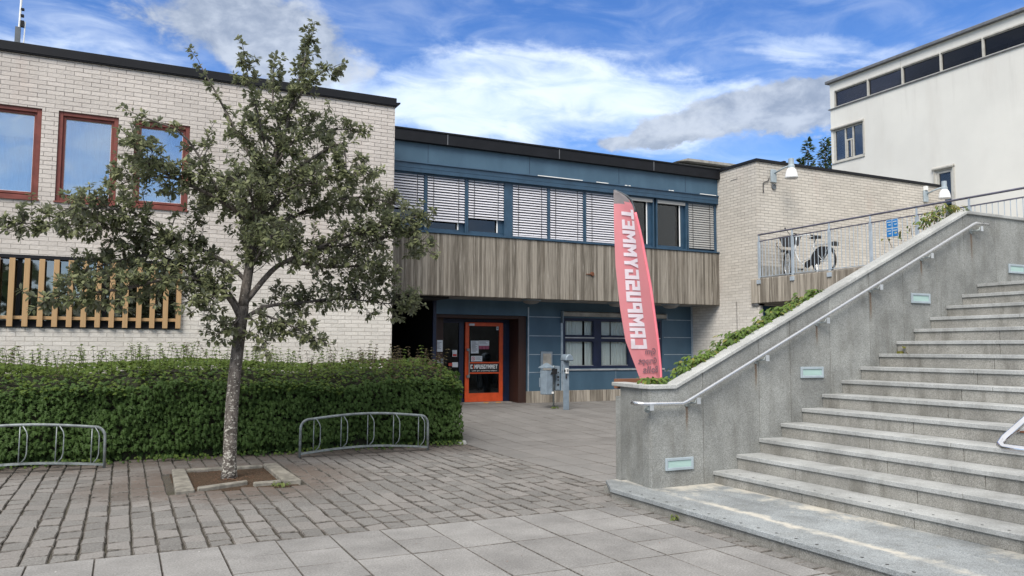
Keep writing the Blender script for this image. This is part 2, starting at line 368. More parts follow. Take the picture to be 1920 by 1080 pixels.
def glassmat(name, tint, fac, rough=.02, k=.9):
    M = bpy.data.materials.new(name); M.use_nodes = True; g = G(M.node_tree)
    out = g.N['Material Output']; g.N.remove(g.N['Principled BSDF'])
    tr = g.new('ShaderNodeBsdfTransparent'); g.put(tr.inputs[0], tint)
    gl = g.new('ShaderNodeBsdfGlossy'); g.put(gl.inputs[0], (.95, .97, 1)); gl.inputs['Roughness'].default_value = rough
    lw = g.new('ShaderNodeLayerWeight'); lw.inputs['Blend'].default_value = .35
    mx = g.new('ShaderNodeMixShader'); g.put(mx.inputs[0], g.m('ADD', g.mul(lw.outputs['Fresnel'], k), fac, clamp=True))
    nn = g.noise(g.obj(), 1.1, 2); g.put(gl.inputs['Normal'], g.bump(nn, .06, .05))
    g.L.new(tr.outputs[0], mx.inputs[1]); g.L.new(gl.outputs[0], mx.inputs[2]); g.L.new(mx.outputs[0], out.inputs[0]); return M
M_glass_sky = glassmat('coated reflecting glass', (.74, .84, .88), .30)
M_glass = glassmat('clear window glass', (.93, .95, .95), .0, k=.5)
M_glass_dk = glassmat('tinted window glass', (.42, .45, .48), .03, k=.6)
M_glass_rib = glassmat('dark ribbon glass', (.35, .36, .42), .0, k=.40)
M_curt = mat('net curtain', lambda g, p: (g.put(p.inputs['Base Color'], (.80, .83, .80)),), rough=.9)
M_curtb = mat('pale blue curtain', col=(.60, .76, .84), rough=.9, vary=.08)
def f_blind(c0):
    def fn(g, p):
        n = g.noise(g.obj(), 5, 3); g.put(p.inputs['Base Color'], g.mix(n, tuple(t*.9 for t in c0), c0)); p.inputs['Roughness'].default_value = .45
    return fn
M_blind = mat('pale blind slats', f_blind((.70, .70, .75)))
M_blindg = mat('grey blind slats', f_blind((.40, .40, .39)))
M_cord = mat('blind cord', col=(.03, .03, .035))
M_rust = mat('rusty steel', lambda g, p: g.put(p.inputs['Base Color'], g.mix(g.noise(g.obj(), 40, 5, .7), (.06, .022, .012), (.20, .075, .035))), rough=.85)
M_plank = mat('red-brown plank', lambda g, p: g.put(p.inputs['Base Color'], g.mix(g.noise(g.vm(g.obj(), (3, 40, 40)), 1, 5, .6), (.14, .055, .03), (.27, .12, .065))), rough=.7)
def f_diff(g, p):
    n = g.noise(g.vm(g.obj(), (2, 2, 14)), 3, 3); g.put(p.inputs['Base Color'], g.mix(n, (.30, .44, .42), (.42, .58, .54))); p.inputs['Roughness'].default_value = .25
M_diff = mat('sea-green frosted glass', f_diff)
def f_leaf(dk, lt, und, trans=.25, rough=.5):
    def fn(g, p):
        isl = g.new('ShaderNodeNewGeometry'); ri = isl.outputs['Random Per Island']; n = g.noise(g.obj(), 1.6, 3)
        c = g.mix(g.m('ADD', g.mul(ri, .7), g.mul(g.rng(n, .3, .7), .35), clamp=True), dk, lt)
        c = g.mix(isl.outputs['Backfacing'], c, und)
        g.put(p.inputs['Base Color'], c); p.inputs['Roughness'].default_value = rough
        tl = g.new('ShaderNodeBsdfTranslucent'); g.put(tl.inputs[0], g.mix(.5, c, (.10, .16, .02)))
        mx = g.new('ShaderNodeMixShader'); mx.inputs[0].default_value = trans
        out = g.N['Material Output']; g.L.new(p.outputs[0], mx.inputs[1]); g.L.new(tl.outputs[0], mx.inputs[2]); g.L.new(mx.outputs[0], out.inputs[0])
    return fn
M_leaf = mat('grey-green leaf', f_leaf((.080, .097, .042), (.235, .25, .13), (.27, .28, .21), .28, .5), spec=.3)
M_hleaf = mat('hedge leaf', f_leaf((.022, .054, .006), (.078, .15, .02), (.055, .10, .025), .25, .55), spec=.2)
M_htop = mat('sunlit-tone hedge leaf', f_leaf((.062, .105, .010), (.16, .205, .026), (.10, .15, .03), .3, .55), spec=.2)  # lighter leaf for the hedge top, its sunlight put into the colour
M_hred = mat('reddish hedge shoot', f_leaf((.045, .032, .014), (.12, .075, .032), (.08, .06, .03), .3, .5), spec=.3)
M_ivy = mat('creeper leaf', f_leaf((.035, .078, .008), (.14, .22, .032), (.10, .16, .05), .3, .45), spec=.4)
M_ivyy = mat('yellowing creeper leaf', f_leaf((.13, .13, .025), (.28, .25, .06), (.2, .18, .06), .3, .5), spec=.3)
M_bleaf = mat('far tree leaf', f_leaf((.022, .045, .016), (.075, .11, .032), (.06, .09, .04), .25, .5))
M_weed = mat('weed leaf', f_leaf((.06, .09, .02), (.16, .20, .05), (.12, .14, .05), .3, .6))
def f_bark(g, p):
    ob = g.obj(); z = g.xyz(ob)[2]
    n = g.noise(g.vm(ob, (1, 1, .5)), 26, 5, .7); v = g.noise(g.vm(ob, (1, 1, 1.6)), 30, 3, .6)
    c = g.mix(g.rng(n, .3, .7), (.055, .048, .042), (.175, .155, .14))
    th = g.rng(z, 0, 2.0, .53, .66, False)
    lich = g.rng(g.m('SUBTRACT', v, th), 0, .035)
    c = g.mix(g.mul(lich, .85), c, (.48, .47, .42))
    g.put(p.inputs['Base Color'], c); p.inputs['Roughness'].default_value = .9; g.put(p.inputs['Normal'], g.bump(g.add(n, v), .7, .012))
M_bark = mat('lichen-spotted bark', f_bark, spec=.2)
M_twig = mat('twig bark', col=(.035, .030, .025), rough=.9, vary=.3, vscale=20)
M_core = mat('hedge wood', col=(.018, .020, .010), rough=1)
def f_flag(g, p):
    ob = g.obj(); n = g.noise(g.vm(ob, (3, 1, 1)), 2.2, 3)
    g.put(p.inputs['Base Color'], g.mix(n, (.72, .26, .29), (.79, .325, .35))); p.inputs['Roughness'].default_value = .8
    tl = g.new('ShaderNodeBsdfTranslucent'); g.put(tl.inputs[0], (.85, .28, .32)); mx = g.new('ShaderNodeMixShader'); mx.inputs[0].default_value = .3
    out = g.N['Material Output']; g.L.new(p.outputs[0], mx.inputs[1]); g.L.new(tl.outputs[0], mx.inputs[2]); g.L.new(mx.outputs[0], out.inputs[0])
M_flag = mat('pink banner cloth', f_flag, spec=.1)
M_sleeve = mat('bright pink pole sleeve', col=(.88, .22, .28), rough=.7, vary=.08)
M_flagtip = mat('grey banner tip', col=(.22, .20, .205), rough=.8, vary=.1)
M_flagw = mat('show-through white lettering', col=(.70, .62, .67), rough=.8, vary=.04)
M_flagg = mat('show-through grey lettering', col=(.26, .13, .155), rough=.8, vary=.1)
M_tyre = mat('black rubber', col=(.012, .012, .013), rough=.7)
M_frame = mat('white bicycle paint', col=(.52, .53, .53), rough=.3)
M_plas = mat('black plastic', col=(.016, .016, .018), rough=.45)
M_bask = mat('dark grey basket', col=(.05, .05, .055), rough=.6, vary=.2, vscale=40)
M_sblue = mat('blue sign face', col=(.015, .17, .46), rough=.4)
M_sign = mat('sign backing', col=(.42, .50, .56), rough=.5)
M_shade = mat('opal lamp shade', col=(.74, .75, .76), rough=.35)
M_lampm = mat('grey lamp metal', col=(.33, .39, .43), rough=.5, metal=.1, vary=.1)

# ------------------------------------------------------------------ wall with openings
def wall(mb, uv, u0, u1, z0, z1, holes, depth, back=None):
    """uv(u, z, d) -> point, d = distance behind the face; holes (ua, ub, za, zb)"""
    us = sorted({u0, u1, *[h[0] for h in holes], *[h[1] for h in holes]}); zs = sorted({z0, z1, *[h[2] for h in holes], *[h[3] for h in holes]})
    us = [q for q in us if u0 <= q <= u1]; zs = [q for q in zs if z0 <= q <= z1]
    for a, b in zip(us, us[1:]):
        for c, d in zip(zs, zs[1:]):
            um, zm = (a+b)/2, (c+d)/2
            if any(h[0] < um < h[1] and h[2] < zm < h[3] for h in holes): continue
            mb.q(uv(a, c, 0), uv(b, c, 0), uv(b, d, 0), uv(a, d, 0))
    for (a, b, c, d) in holes:
        mb.q(uv(a, c, 0), uv(a, c, depth), uv(a, d, depth), uv(a, d, 0)); mb.q(uv(b, c, 0), uv(b, d, 0), uv(b, d, depth), uv(b, c, depth))
        mb.q(uv(a, d, 0), uv(a, d, depth), uv(b, d, depth), uv(b, d, 0)); mb.q(uv(a, c, 0), uv(b, c, 0), uv(b, c, depth), uv(a, c, depth))
def ring(mb, a, b, c, d, w, y0, y1, wt=None, wb=None):
    """rectangular frame in the XZ plane from y0 (front) to y1"""
    wt = wt or w; wb = wb or w
    mb.box(a, a+w, y0, y1, c, d).box(b-w, b, y0, y1, c, d).box(a+w, b-w, y0, y1, d-wt, d).box(a+w, b-w, y0, y1, c, c+wb)
GLYPH = {'C': (4, [(0,0,1.5,6),(1.5,0,4,1.4),(1.5,4.6,4,6)]), 'A': (4, [(0,0,1.4,6),(2.6,0,4,6),(1.4,4.7,2.6,6),(1.4,1.8,2.6,3)]),
 'M': (5, [(0,0,1.4,6),(3.6,0,5,6),[(1.4,6),(1.4,3.4),(2.5,1.4),(2.5,3.9)],[(3.6,6),(2.5,3.9),(2.5,1.4),(3.6,3.4)]]), 'P': (4, [(0,0,1.5,6),(1.5,4.8,4,6),(1.5,2.1,4,3.3),(2.7,3.3,4,4.8)]),
 'U': (4, [(0,0,1.5,6),(2.5,0,4,6),(1.5,0,2.5,1.3)]), 'S': (4, [(0,4.7,4,6),(0,3.6,1.5,4.7),(0,2.4,4,3.6),(2.5,1.3,4,2.4),(0,0,4,1.3)]),
 'G': (4, [(0,0,1.5,6),(1.5,0,4,1.4),(1.5,4.6,4,6),(2.7,1.4,4,3.3)]), 'Y': (4.2, [[(0,6),(1.5,6),(2.1,4.2),(1.4,2.4)],[(1.4,2.4),(2.1,2.4),(2.1,4.2),(2.1,4.2)],[(4.2,6),(2.7,6),(2.1,4.2),(2.8,2.4)],[(2.8,2.4),(2.1,2.4),(2.1,4.2),(2.1,4.2)],(1.4,0,2.8,2.4)]),
 'E': (3.8, [(0,0,1.5,6),(1.5,0,3.8,1.2),(1.5,2.4,3.4,3.6),(1.5,4.8,3.8,6)]), 'T': (4, [(0,4.6,4,6),(1.25,0,2.75,4.6)])}
def block(name, s, M, parent, origin, ax, up, height, width, warp=None, gap=.55):
    ax, up, o3 = Vector(ax), Vector(up), Vector(origin); tot = sum(GLYPH[c][0] for c in s)+gap*(len(s)-1); sx, sy = width/tot, height/6; x = 0; mb = MB()
    for c in s:
        for p in GLYPH[c][1]:
            if isinstance(p, tuple): p = [(p[0], p[1]), (p[2], p[1]), (p[2], p[3]), (p[0], p[3])]
            q = [o3+ax*((x+a)*sx)+up*(b*sy) for a, b in p]
            n = 6 if warp else 1
            for i in range(n):
                for j in range(n):
                    P = lambda s_, t_: (q[0].lerp(q[1], s_)).lerp(q[3].lerp(q[2], s_), t_)
                    c4 = [P(i/n, j/n), P((i+1)/n, j/n), P((i+1)/n, (j+1)/n), P(i/n, (j+1)/n)]; mb.q(*[warp(v) if warp else v for v in c4])
        x += GLYPH[c][0]+gap
    return mb.build(name, M, parent)
def text(name, s, mats, parent, origin, ax, up, height, width=None, bold=.0, off=None, align='LEFT', warp=None, space=1.0):
    """lettering as a thin mesh; ax/up = directions of reading and of letter height"""
    cu = bpy.data.curves.new('lettering', 'FONT'); cu.body = s; cu.offset = bold; cu.space_character = space; cu.align_x = align; cu.resolution_u = 3
    o = bpy.data.objects.new('lettering', cu); me = bpy.data.meshes.new_from_object(o); bpy.data.objects.remove(o)
    xs = [v.co.x for v in me.vertices]; ys = [v.co.y for v in me.vertices]
    x0, x1, y0, y1 = min(xs), max(xs), min(ys), max(ys); sy = height/(y1-y0); sx = (width/(x1-x0)) if width else sy
    ax, up, o3 = Vector(ax), Vector(up), Vector(origin); pp = wpos(parent) if parent else Vector()
    for v in me.vertices:
        q = o3+ax*((v.co.x-x0)*sx)+up*((v.co.y-y0)*sy)
        if warp: q = warp(q)
        v.co = q-pp
    me.name = name; me.materials.append(mats); ob = bpy.data.objects.new(name, me); C.objects.link(ob); ob.parent = parent
    return ob

# ================================================================== GROUND
rd = random.Random(11)
mb = MB()
ys = [-400, -60, 11.8, 17.75, 400]; zz = [0, 0, 0, zg(17.75), zg(17.75)]
for (a, b, za, zb) in zip(ys, ys[1:], zz, zz[1:]): mb.q((-400, a, za-.045), (400, a, za-.045), (400, b, zb-.045), (-400, b, zb-.045))
tag(mb.build('ground', M_terr), kind='structure')
mb = MB()
for (a, b, za, zb) in ((-7, 11.8, 0, 0), (11.8, 17.75, 0, zg(17.75))): mb.q((-9, a, za-.018), (15.2, a, za-.018), (15.2, b, zb-.018), (-9, b, zb-.018))
tag(mb.build('joint_sand', M_joint), kind='structure')
# paving slabs, each a bevelled stone with its own slight tilt
def stone(mb, x0, x1, y0, y1, zt, ch=.005, h=.04, tilt=.0025, jit=.002):
    cs = [(x0, y0), (x1, y0), (x1, y1), (x0, y1)]
    cs = [(x+rd.uniform(-jit, jit), y+rd.uniform(-jit, jit)) for x, y in cs]
    cx, cy = (x0+x1)/2, (y0+y1)/2; n = len(mb.v)
    tz = [rd.uniform(-tilt, tilt) for _ in range(4)]
    for (x, y) in cs: mb.v.append((x, y, zg(y)+zt-h))
    for (x, y), t in zip(cs, tz): mb.v.append((x, y, zg(y)+zt-ch*.8+t))
    for (x, y), t in zip(cs, tz):
        lx, ly = cx-x, cy-y
        mb.v.append((x+math.copysign(ch, lx), y+math.copysign(ch, ly), zg(y)+zt+t))
    for i in range(4):
        j = (i+1) % 4
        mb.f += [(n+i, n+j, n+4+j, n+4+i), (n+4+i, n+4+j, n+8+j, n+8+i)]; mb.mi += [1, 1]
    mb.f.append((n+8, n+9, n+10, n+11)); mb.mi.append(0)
slab = MB(); DX, DY, gap = .4312, .865, .0028
for i in range(-14, 35):
    x0 = .299+i*DX; x1 = x0+DX
    for j in range(-14, 13):
        y0 = 6.68+j*DY; y1 = y0+DY
        near = y1 <= 6.69
        if near and x0 > 4.62: continue
        if not near:
            if x1 < 5.06: continue
            if y0 > 17.7: continue
            if y0 < 7.5 and x0 > 4.9: continue
        a, b = x0, x1
        if near: b = min(b, 4.45)
        if not near: a = max(a, 5.06)
        if b-a < .06: continue
        rows = [(y0, y1)]
        if rd.random() < .18: ym = (y0+y1)/2; rows = [(y0, ym), (ym, y1)]
        for (c, d) in rows: stone(slab, a+gap, b-gap, c+gap, d-gap, 0, jit=.0015)
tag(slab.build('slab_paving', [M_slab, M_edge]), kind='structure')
# small setts along the bottom step
sm = MB(); y = -6
while y < 7.2:
    l = rd.uniform(.13, .24); stone(sm, 4.462, 4.60, y+.006, y+l-.006, -.004, .008, tilt=.006, jit=.007); y += l
x = -8.85
while x < 5.05:                                            # columns of setts between the slabs and the hedge
    w = .183
    y = 6.695-rd.uniform(0, .0)
    first = True
    while y < 12.3:
        l = rd.uniform(.23, .33)*(.8 if first else 1); first = False
        cx, cy = x+w/2, y+l/2
        if not (.56 < cx < 1.88 and 9.2 < cy < 10.85): stone(sm, x+.0062, min(x+w-.0062, 5.045), y+.0042, y+l-.0042, 0, .009, tilt=.008, jit=.007)
        y += l
    x += w
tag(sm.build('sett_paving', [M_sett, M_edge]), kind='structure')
mb = MB(); mb.q((-9, 12.0, -.014), (4.9, 12.0, -.014), (4.9, 15, .10), (-9, 15, .10)); tag(mb.build('hedge_bed', M_soil), kind='structure')

# ================================================================== LEFT BRICK BUILDING
YL = 15.0
def z15(z): return 1.55+(z-1.55)*15.0/15.2
LB = thing('brick_building', 'pale split-brick building with red-framed windows and timber slats behind the hedge', 'building', (0, YL, 0))
XR = 4.735
wz0, wz1 = 3.985, 5.52
wins = [(-6.6, -5.3), (-5.05, -4.15), (-3.95, -3.05), (-2.85, -1.36), (-1.12, -.215), (.035, .93)]
wb = MB(); uvL = lambda a, z, d: (a, YL+d, z)
wall(wb, uvL, -9.5, XR, 0, 6.46, [(a, b, wz0, wz1) for a, b in wins]+[(-9.0, .875, 1.90, 3.06)], .16)
wb.q((XR, YL, 0), (XR, 26, 0), (XR, 26, 6.46), (XR, YL, 6.46)); wb.q((-9.5, YL, 0), (-9.5, YL, 6.46), (-9.5, 26, 6.46), (-9.5, 26, 0)); wb.q((-9.5, 26, 0), (-9.5, 26, 6.46), (XR, 26, 6.46), (XR, 26, 0))
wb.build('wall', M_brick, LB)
mb = MB().box(-9.55, XR+.02, YL-.045, 26.04, 6.40, 6.575); mb.prism([(XR+.021, 6.43), (XR+.10, 6.47), (XR+.10, 6.50), (XR+.021, 6.49)], 'y', YL-.044, 26); mb.box(-9.55, XR+.035, YL-.055, YL-.047, 6.42, 6.44)
mb.build('roof_edge', M_black, LB, bevel=.01)
for k, (a, b) in enumerate(wins):
    fr = MB(); ring(fr, a+.003, b-.003, wz0+.003, wz1-.003, .065, YL+.03, YL+.16); ring(fr, a+.068, b-.068, wz0+.085, wz1-.068, .042, YL+.065, YL+.15)
    w = fr.build('window', M_redw, LB, bevel=.004)
    MB().box(a-.015, b+.015, YL-.03, YL+.03, wz0-.022, wz0+.002).build('sill', M_redw, w)
    MB().box(a+.105, b-.105, YL+.105, YL+.112, wz0+.115, wz1-.105).build('pane', M_glass_sky, w)
    ln = MB(); ring(ln, a+.104, b-.104, wz0+.124, wz1-.107, .012, YL+.098, YL+.104); ln.build('glazing_bead', M_white, w)
    cu = MB(); x0 = a+.11
    while x0 < b-.1:                                        # curtain with folds, drawn over part of the pane
        t = (x0-a)/(b-a); dd = .03*math.sin(x0*38)+.012*math.sin(x0*91)
        x1 = x0+.02; d2 = .03*math.sin(x1*38)+.012*math.sin(x1*91)
        if True: cu.q((x0, YL+.30+dd, wz0+.05), (x1, YL+.30+d2, wz0+.05), (x1, YL+.30+d2, wz1-.09), (x0, YL+.30+dd, wz1-.09))
        x0 = x1
    cu.build('curtain', M_curtb, w, smooth=True)
    if k == 3: MB().box(a+.1, b-.1, YL+.2, YL+.215, 5.05, wz1-.1).build('roller_blind', M_white, w)
    MB().q((a-.3, YL+.9, wz0-.3), (b+.3, YL+.9, wz0-.3), (b+.3, YL+.9, wz1+.3), (a-.3, YL+.9, wz1+.3)).q((a-.3, YL+.17, wz0-.02), (b+.3, YL+.17, wz0-.02), (b+.3, YL+.9, wz0-.02), (a-.3, YL+.9, wz0-.02)).build('room_back', M_room, w)
fr = MB().box(-9.0, .872, YL-.02, YL+.15, 3.0, 3.057).box(-9.0, .872, YL+.04, YL+.15, 1.905, 1.99)
fr.box(.80, .872, YL+.03, YL+.15, 1.99, 3.0)
for xx in (-7.2, -5.8, -4.4, -3.0, -1.6, -.35): fr.box(xx, xx+.06, YL+.05, YL+.15, 1.99, 3.0)
w = fr.build('window', M_black, LB)
MB().box(-9.0, .80, YL+.10, YL+.107, 1.99, 3.0).build('pane', glassmat('strip window glass', (.3, .33, .35), .22, k=.7), w)
MB().q((-9.1, YL+1.6, 1.7), (.95, YL+1.6, 1.7), (.95, YL+1.6, 3.2), (-9.1, YL+1.6, 3.2)).build('room_back', M_dark, w)
sl = MB(); sl.box(-9.0, .872, YL-.03, YL+.0, 2.005, 2.06)
x = .80
while x > -9: sl.box(x, x+.082, YL-.075, YL-.031, 1.885, 2.995); x -= .2085
sl.build('slat_screen', M_tim, LB, bevel=.004)
MB().box(-9.0, .873, YL-.02, YL+.02, 1.875, 1.903).build('sill', M_black, LB)

# ================================================================== BLUE-CLAD CENTRE BUILDING
XW = 14.30; YC = 16.45; YB = 17.6; YD = 18.16
CB = thing('office_building', 'blue-clad building with concrete balcony band and orange entrance door', 'building', (9.5, YC, zg(17)))
MB().box(3.6, XW-.004, YC, YC+.22, 2.735, 4.135).build('concrete_band', M_board, CB, bevel=.012)
sp = MB(); sp.lathe((10.28, YC-.02, 3.395), [(.0, -.02), (.045, -.02), (.055, .0), (.055, .03)], 14, 'y'); sp.tube([(10.28, YC-.02, 3.39), (10.10, YC-.025, 3.385)], .012)
sp.build('drain_spout', M_rust, CB)
MB().box(3.6, XW-.006, YC+.22, YC+1.8, 2.745, 2.80).build('soffit', M_soff, CB)
MB().box(3.6, XW-.004, YC-.03, YC+.24, 4.137, 4.165).build('sill', M_blue2, CB)
hp = MB().box(3.6, XW-.004, YC+.02, YC+.3, 5.71, 6.14)
hp.build('cladding_panel', M_blue, CB)
jn = MB()
for xx in (5.98, 8.55, 11.1, 13.2): jn.box(xx, xx+.008, YC+.016, YC+.021, 5.715, 6.135)
jn.build('panel_joint', M_navy, CB)
hb = MB().prism([(YC-.03, 5.70), (YC-.035, 5.675), (YC-.005, 5.665), (YC-.005, 5.565), (YC+.0, 5.56), (YC+.0, 5.475), (YC+.3, 5.475), (YC+.3, 5.712), (YC+.02, 5.712)], 'x', 3.6, XW-.005)
hb.build('head_trim', M_blue2, CB)
ch = MB()
for (a, b) in ((8.75, 10.0), (10.4, 10.75), (11.25, 11.32), (11.36, 11.42), (12.62, 12.68), (12.7, 12.78), (13.65, 14.2)): ch.box(a, b, YC-.040, YC-.028, 5.688, 5.706)
ch.build('chipped_edge', M_white, CB)
MB().box(3.6, XW+.05, YC-.09, 27, 6.14, 6.41).box(3.6, XW+.05, YC-.11, YC-.085, 6.385, 6.425).build('roof_edge', M_black, CB, bevel=.006)
jb = MB()
for xx in (6.4, 9.3, 12.1): jb.box(xx, xx+.02, YC-.096, YC-.089, 6.15, 6.385)
jb.build('flashing_joint', M_slate, CB)
# upper windows
YF = YC+.10
bays = [(4.0, 4.93, 4.5, 0), (5.0, 5.93, 4.665, 0), (6.0, 6.925, 4.43, 0), (7.0, 7.92, 4.565, 0), (8.14, 9.08, 4.215, 0), (9.15, 10.09, 4.215, 0), (10.17, 11.2, 4.215, 0), (11.27, 12.2, 5.36, 1), (12.34, 13.26, 5.36, 1), (13.35, 14.22, 4.25, 2)]
for (a, b, zb, kd) in bays:
    fr = MB(); ring(fr, a-.035, b+.035, 4.166, 5.474, .035, YF-.02, YF+.14)
    rw = .14 if kd != 2 else .05
    fr.box(a, b, YF+.06, YF+.14, 4.166+.036, 4.265); fr.box(b-rw, b, YF+.06, YF+.14, 4.266, 5.435); fr.box(a, a+.05, YF+.06, YF+.14, 4.266, 5.435); fr.box(a+.05, b-rw, YF+.06, YF+.14, 5.37, 5.435)
    w = fr.build('window', M_blue2, CB, bevel=.003)
    MB().box(a+.05, b-rw, YF+.10, YF+.106, 4.266, 5.37).build('pane', M_glass_dk, w)
    MB().box(b-rw-.03, b-rw, YF+.05, YF+.062, 4.266, 5.37).build('sash_edge', M_white, w)
    rb = MB().q((a-.1, YF+1.5, 4.0), (b+.1, YF+1.5, 4.0), (b+.1, YF+1.5, 5.6), (a-.1, YF+1.5, 5.6)).q((a-.1, YF+.2, 4.1), (b+.1, YF+.2, 4.1), (b+.1, YF+1.5, 4.1), (a-.1, YF+1.5, 4.1))
    rb.build('room_back', M_room, w)
    bl = MB(); z = 5.43
    if kd == 1:
        bl.box(a+.01, b-.01, YF-.015, YF+.05, 5.36, 5.44)
    else:
        tl = .026 if kd == 0 else .006
        while z > zb+.03:
            j = rd.uniform(-.002, .002); n = 4
            p0 = [(YF-.012+t*.045, z+.038-tl*0 - t*.052+.008*math.sin(t*math.pi)+j) for t in (0, .33, .66, 1)] if kd == 0 else [(YF+.02-t*.035, z-.005+.062*(.5-t)+j) for t in (0, .33, .66, 1)]
            if kd == 0: p0 = [(YF+.033-t*.05, z+.027-t*.050+.007*math.sin(t*math.pi)+j) for t in (0, .33, .66, 1)]
            for (ya, za), (yb, zb2) in zip(p0, p0[1:]): bl.q((a+.012, ya, za), (b-.012, ya, za), (b-.012, yb, zb2), (a+.012, yb, zb2))
            z -= .0605
        bl.box(a+.012, b-.012, YF-.015, YF+.03, zb-.005, zb+.025)
    o = bl.build('blind', M_blind if kd == 0 else M_blindg, w)
    if kd != 1:
        cdm = MB()
        for t in (.16, .82): cdm.box(a+(b-a)*t-.006, a+(b-a)*t+.006, YF-.024, YF-.020, zb, 5.44)
        cdm.build('blind_cord', M_cord, w)
pil = MB().box(7.955, 8.105, YF-.02, YF+.16, 4.166, 5.474).box(14.255, XW-.006, YF-.02, YF+.16, 4.166, 5.474); pil.build('pier', M_blue2, CB, bevel=.004)
# lower blue wall
lw = MB(); uvB = lambda a, z, d: (a, YB+d, z)
wall(lw, uvB, 9.09, XW-.003, .50, 2.745, [(10.13, 13.24, 1.06, 2.36)], .12)
lw.q((9.09, YB, .5), (9.09, YB, 2.745), (9.09, YD+.1, 2.745), (9.09, YD+.1, .5))
lw.box(6.62, 9.089, YB, YB+.06, 2.38, 2.745); lw.build('wall', M_blue, CB)
MB().box(9.093, XW-.004, YB-.025, YB+.3, .15, .498).build('plinth', M_board2, CB, bevel=.008)
ln = MB()
for z in (2.365, 1.885, 1.415, .968):
    ln.box(9.13, 10.05, YB-.008, YB-.001, z-.009, z+.009); ln.box(13.30, XW-.07, YB-.008, YB-.001, z-.009, z+.009)
ln.box(9.095, 9.13, YB-.012, YB-.001, .5, 2.6); ln.box(XW-.06, XW-.008, YB-.02, YB-.001, .5, 2.74); ln.box(10.05, 10.11, YB-.010, YB-.001, .5, 2.38)
ln.box(11.72, 11.728, YB-.004, YB-.001, .5, 1.0); ln.box(10.12, 10.126, YB-.004, YB-.001, .5, 1.0)
ln.build('panel_strip', M_alu2, CB)
fr = MB(); ring(fr, 10.133, 13.237, 1.063, 2.357, .06, YB+.01, YB+.11)
for k, (a, b) in enumerate(((10.19, 11.06), (11.28, 12.14), (12.36, 13.18))):
    if k: fr.box(a-.22, a, YB+.015, YB+.10, 1.12, 2.30)
    fr.box(a, b, YB+.02, YB+.10, 1.765, 1.90); ring(fr, a, b, 1.12, 1.765, .02, YB+.03, YB+.09); ring(fr, a, b, 1.90, 2.30, .02, YB+.03, YB+.09)
w = fr.build('window', M_navy, CB, bevel=.004)
pn, st = MB(), MB()
for (a, b) in ((10.19, 11.06), (11.28, 12.14), (12.36, 13.18)):
    pn.box(a+.02, b-.02, YB+.05, YB+.056, 1.14, 1.745).box(a+.02, b-.02, YB+.05, YB+.056, 1.92, 2.28); st.box(a, b, YB-.005, YB+.02, 1.835, 1.862); st.box(a+.02, b-.02, YB+.022, YB+.029, 1.126, 1.14)
pn.build('pane', M_glass, w); st.build('silver_strip', M_alu, w)
cu = MB()
for (a, b) in ((10.16, 10.78), (10.84, 11.1), (11.25, 11.62), (11.67, 12.18), (12.32, 12.7), (12.76, 13.2)):
    x0 = a
    while x0 < b-.005:
        x1 = min(b, x0+.012); q = lambda t: .022*math.sin(t*62)+.012*math.sin(t*131+1)+.01*math.sin(t*23)
        cu.q((x0, YB+.14+q(x0), 1.08), (x1, YB+.14+q(x1), 1.08), (x1, YB+.14+q(x1)*.8, 2.34), (x0, YB+.14+q(x0)*.8, 2.34)); x0 = x1
cu.build('curtain', M_curt, w, smooth=True)
MB().box(10.0, 13.35, YB+.5, YB+.52, .9, 2.5).build('room_back', M_dark, w)
MB().box(10.08, 13.30, YB-.035, YB+.0, 1.005, 1.045).build('sill', M_alu, CB)
aw = MB().prism([(YB-.10, 2.40), (YB-.11, 2.50), (YB-.02, 2.53), (YB-.002, 2.53), (YB-.002, 2.40)], 'x', 10.07, 13.33)
w = aw.build('awning_box', M_conc, CB, bevel=.006)
MB().box(10.05, 10.075, YB-.11, YB, 2.22, 2.53).box(13.325, 13.35, YB-.11, YB, 2.36, 2.53).build('awning_bracket', M_greyp, w)
# entrance recess
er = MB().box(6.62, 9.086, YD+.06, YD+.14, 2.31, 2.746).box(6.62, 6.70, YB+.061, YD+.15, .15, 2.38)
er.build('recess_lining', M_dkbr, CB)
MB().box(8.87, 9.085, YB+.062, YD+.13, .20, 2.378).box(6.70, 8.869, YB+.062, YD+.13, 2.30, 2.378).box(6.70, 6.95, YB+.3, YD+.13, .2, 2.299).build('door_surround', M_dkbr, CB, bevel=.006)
fr = MB(); ring(fr, 6.96, 8.865, .205, 2.295, .10, YD+.02, YD+.10); fr.box(7.48, 7.60, YD+.02, YD+.10, .305, 2.195); fr.box(8.68, 8.74, YD+.02, YD+.10, .305, 2.195); fr.box(7.06, 7.48, YD+.03, YD+.09, .31, .9); fr.box(8.74, 8.765, YD+.03, YD+.09, .305, 2.195)
fr.box(8.741, 8.86, YD+.025, YD+.095, .95, 1.28)
w = fr.build('side_light', M_navy, CB)
MB().box(7.06, 7.48, YD+.055, YD+.061, .9, 2.195).box(8.765, 8.865, YD+.055, YD+.061, .305, 2.195).build('pane', M_glass_dk, w)
DR = MB(); ring(DR, 7.63, 8.67, .235, 2.215, .105, YD-.02, YD+.035, .09, .215); DR.box(7.735, 8.565, YD-.02, YD+.035, 1.19, 1.225).box(7.735, 8.565, YD-.02, YD+.035, .93, .965)
dr = DR.build('entrance_door', M_orange, CB, bevel=.004)
MB().box(7.735, 8.565, YD+.005, YD+.011, .45, .93).box(7.735, 8.565, YD+.005, YD+.011, 1.225, 2.125).build('pane', M_glass_dk, dr)
MB().box(7.735, 8.565, YD-.012, YD+.02, .966, 1.189).build('name_panel', M_plas, dr)
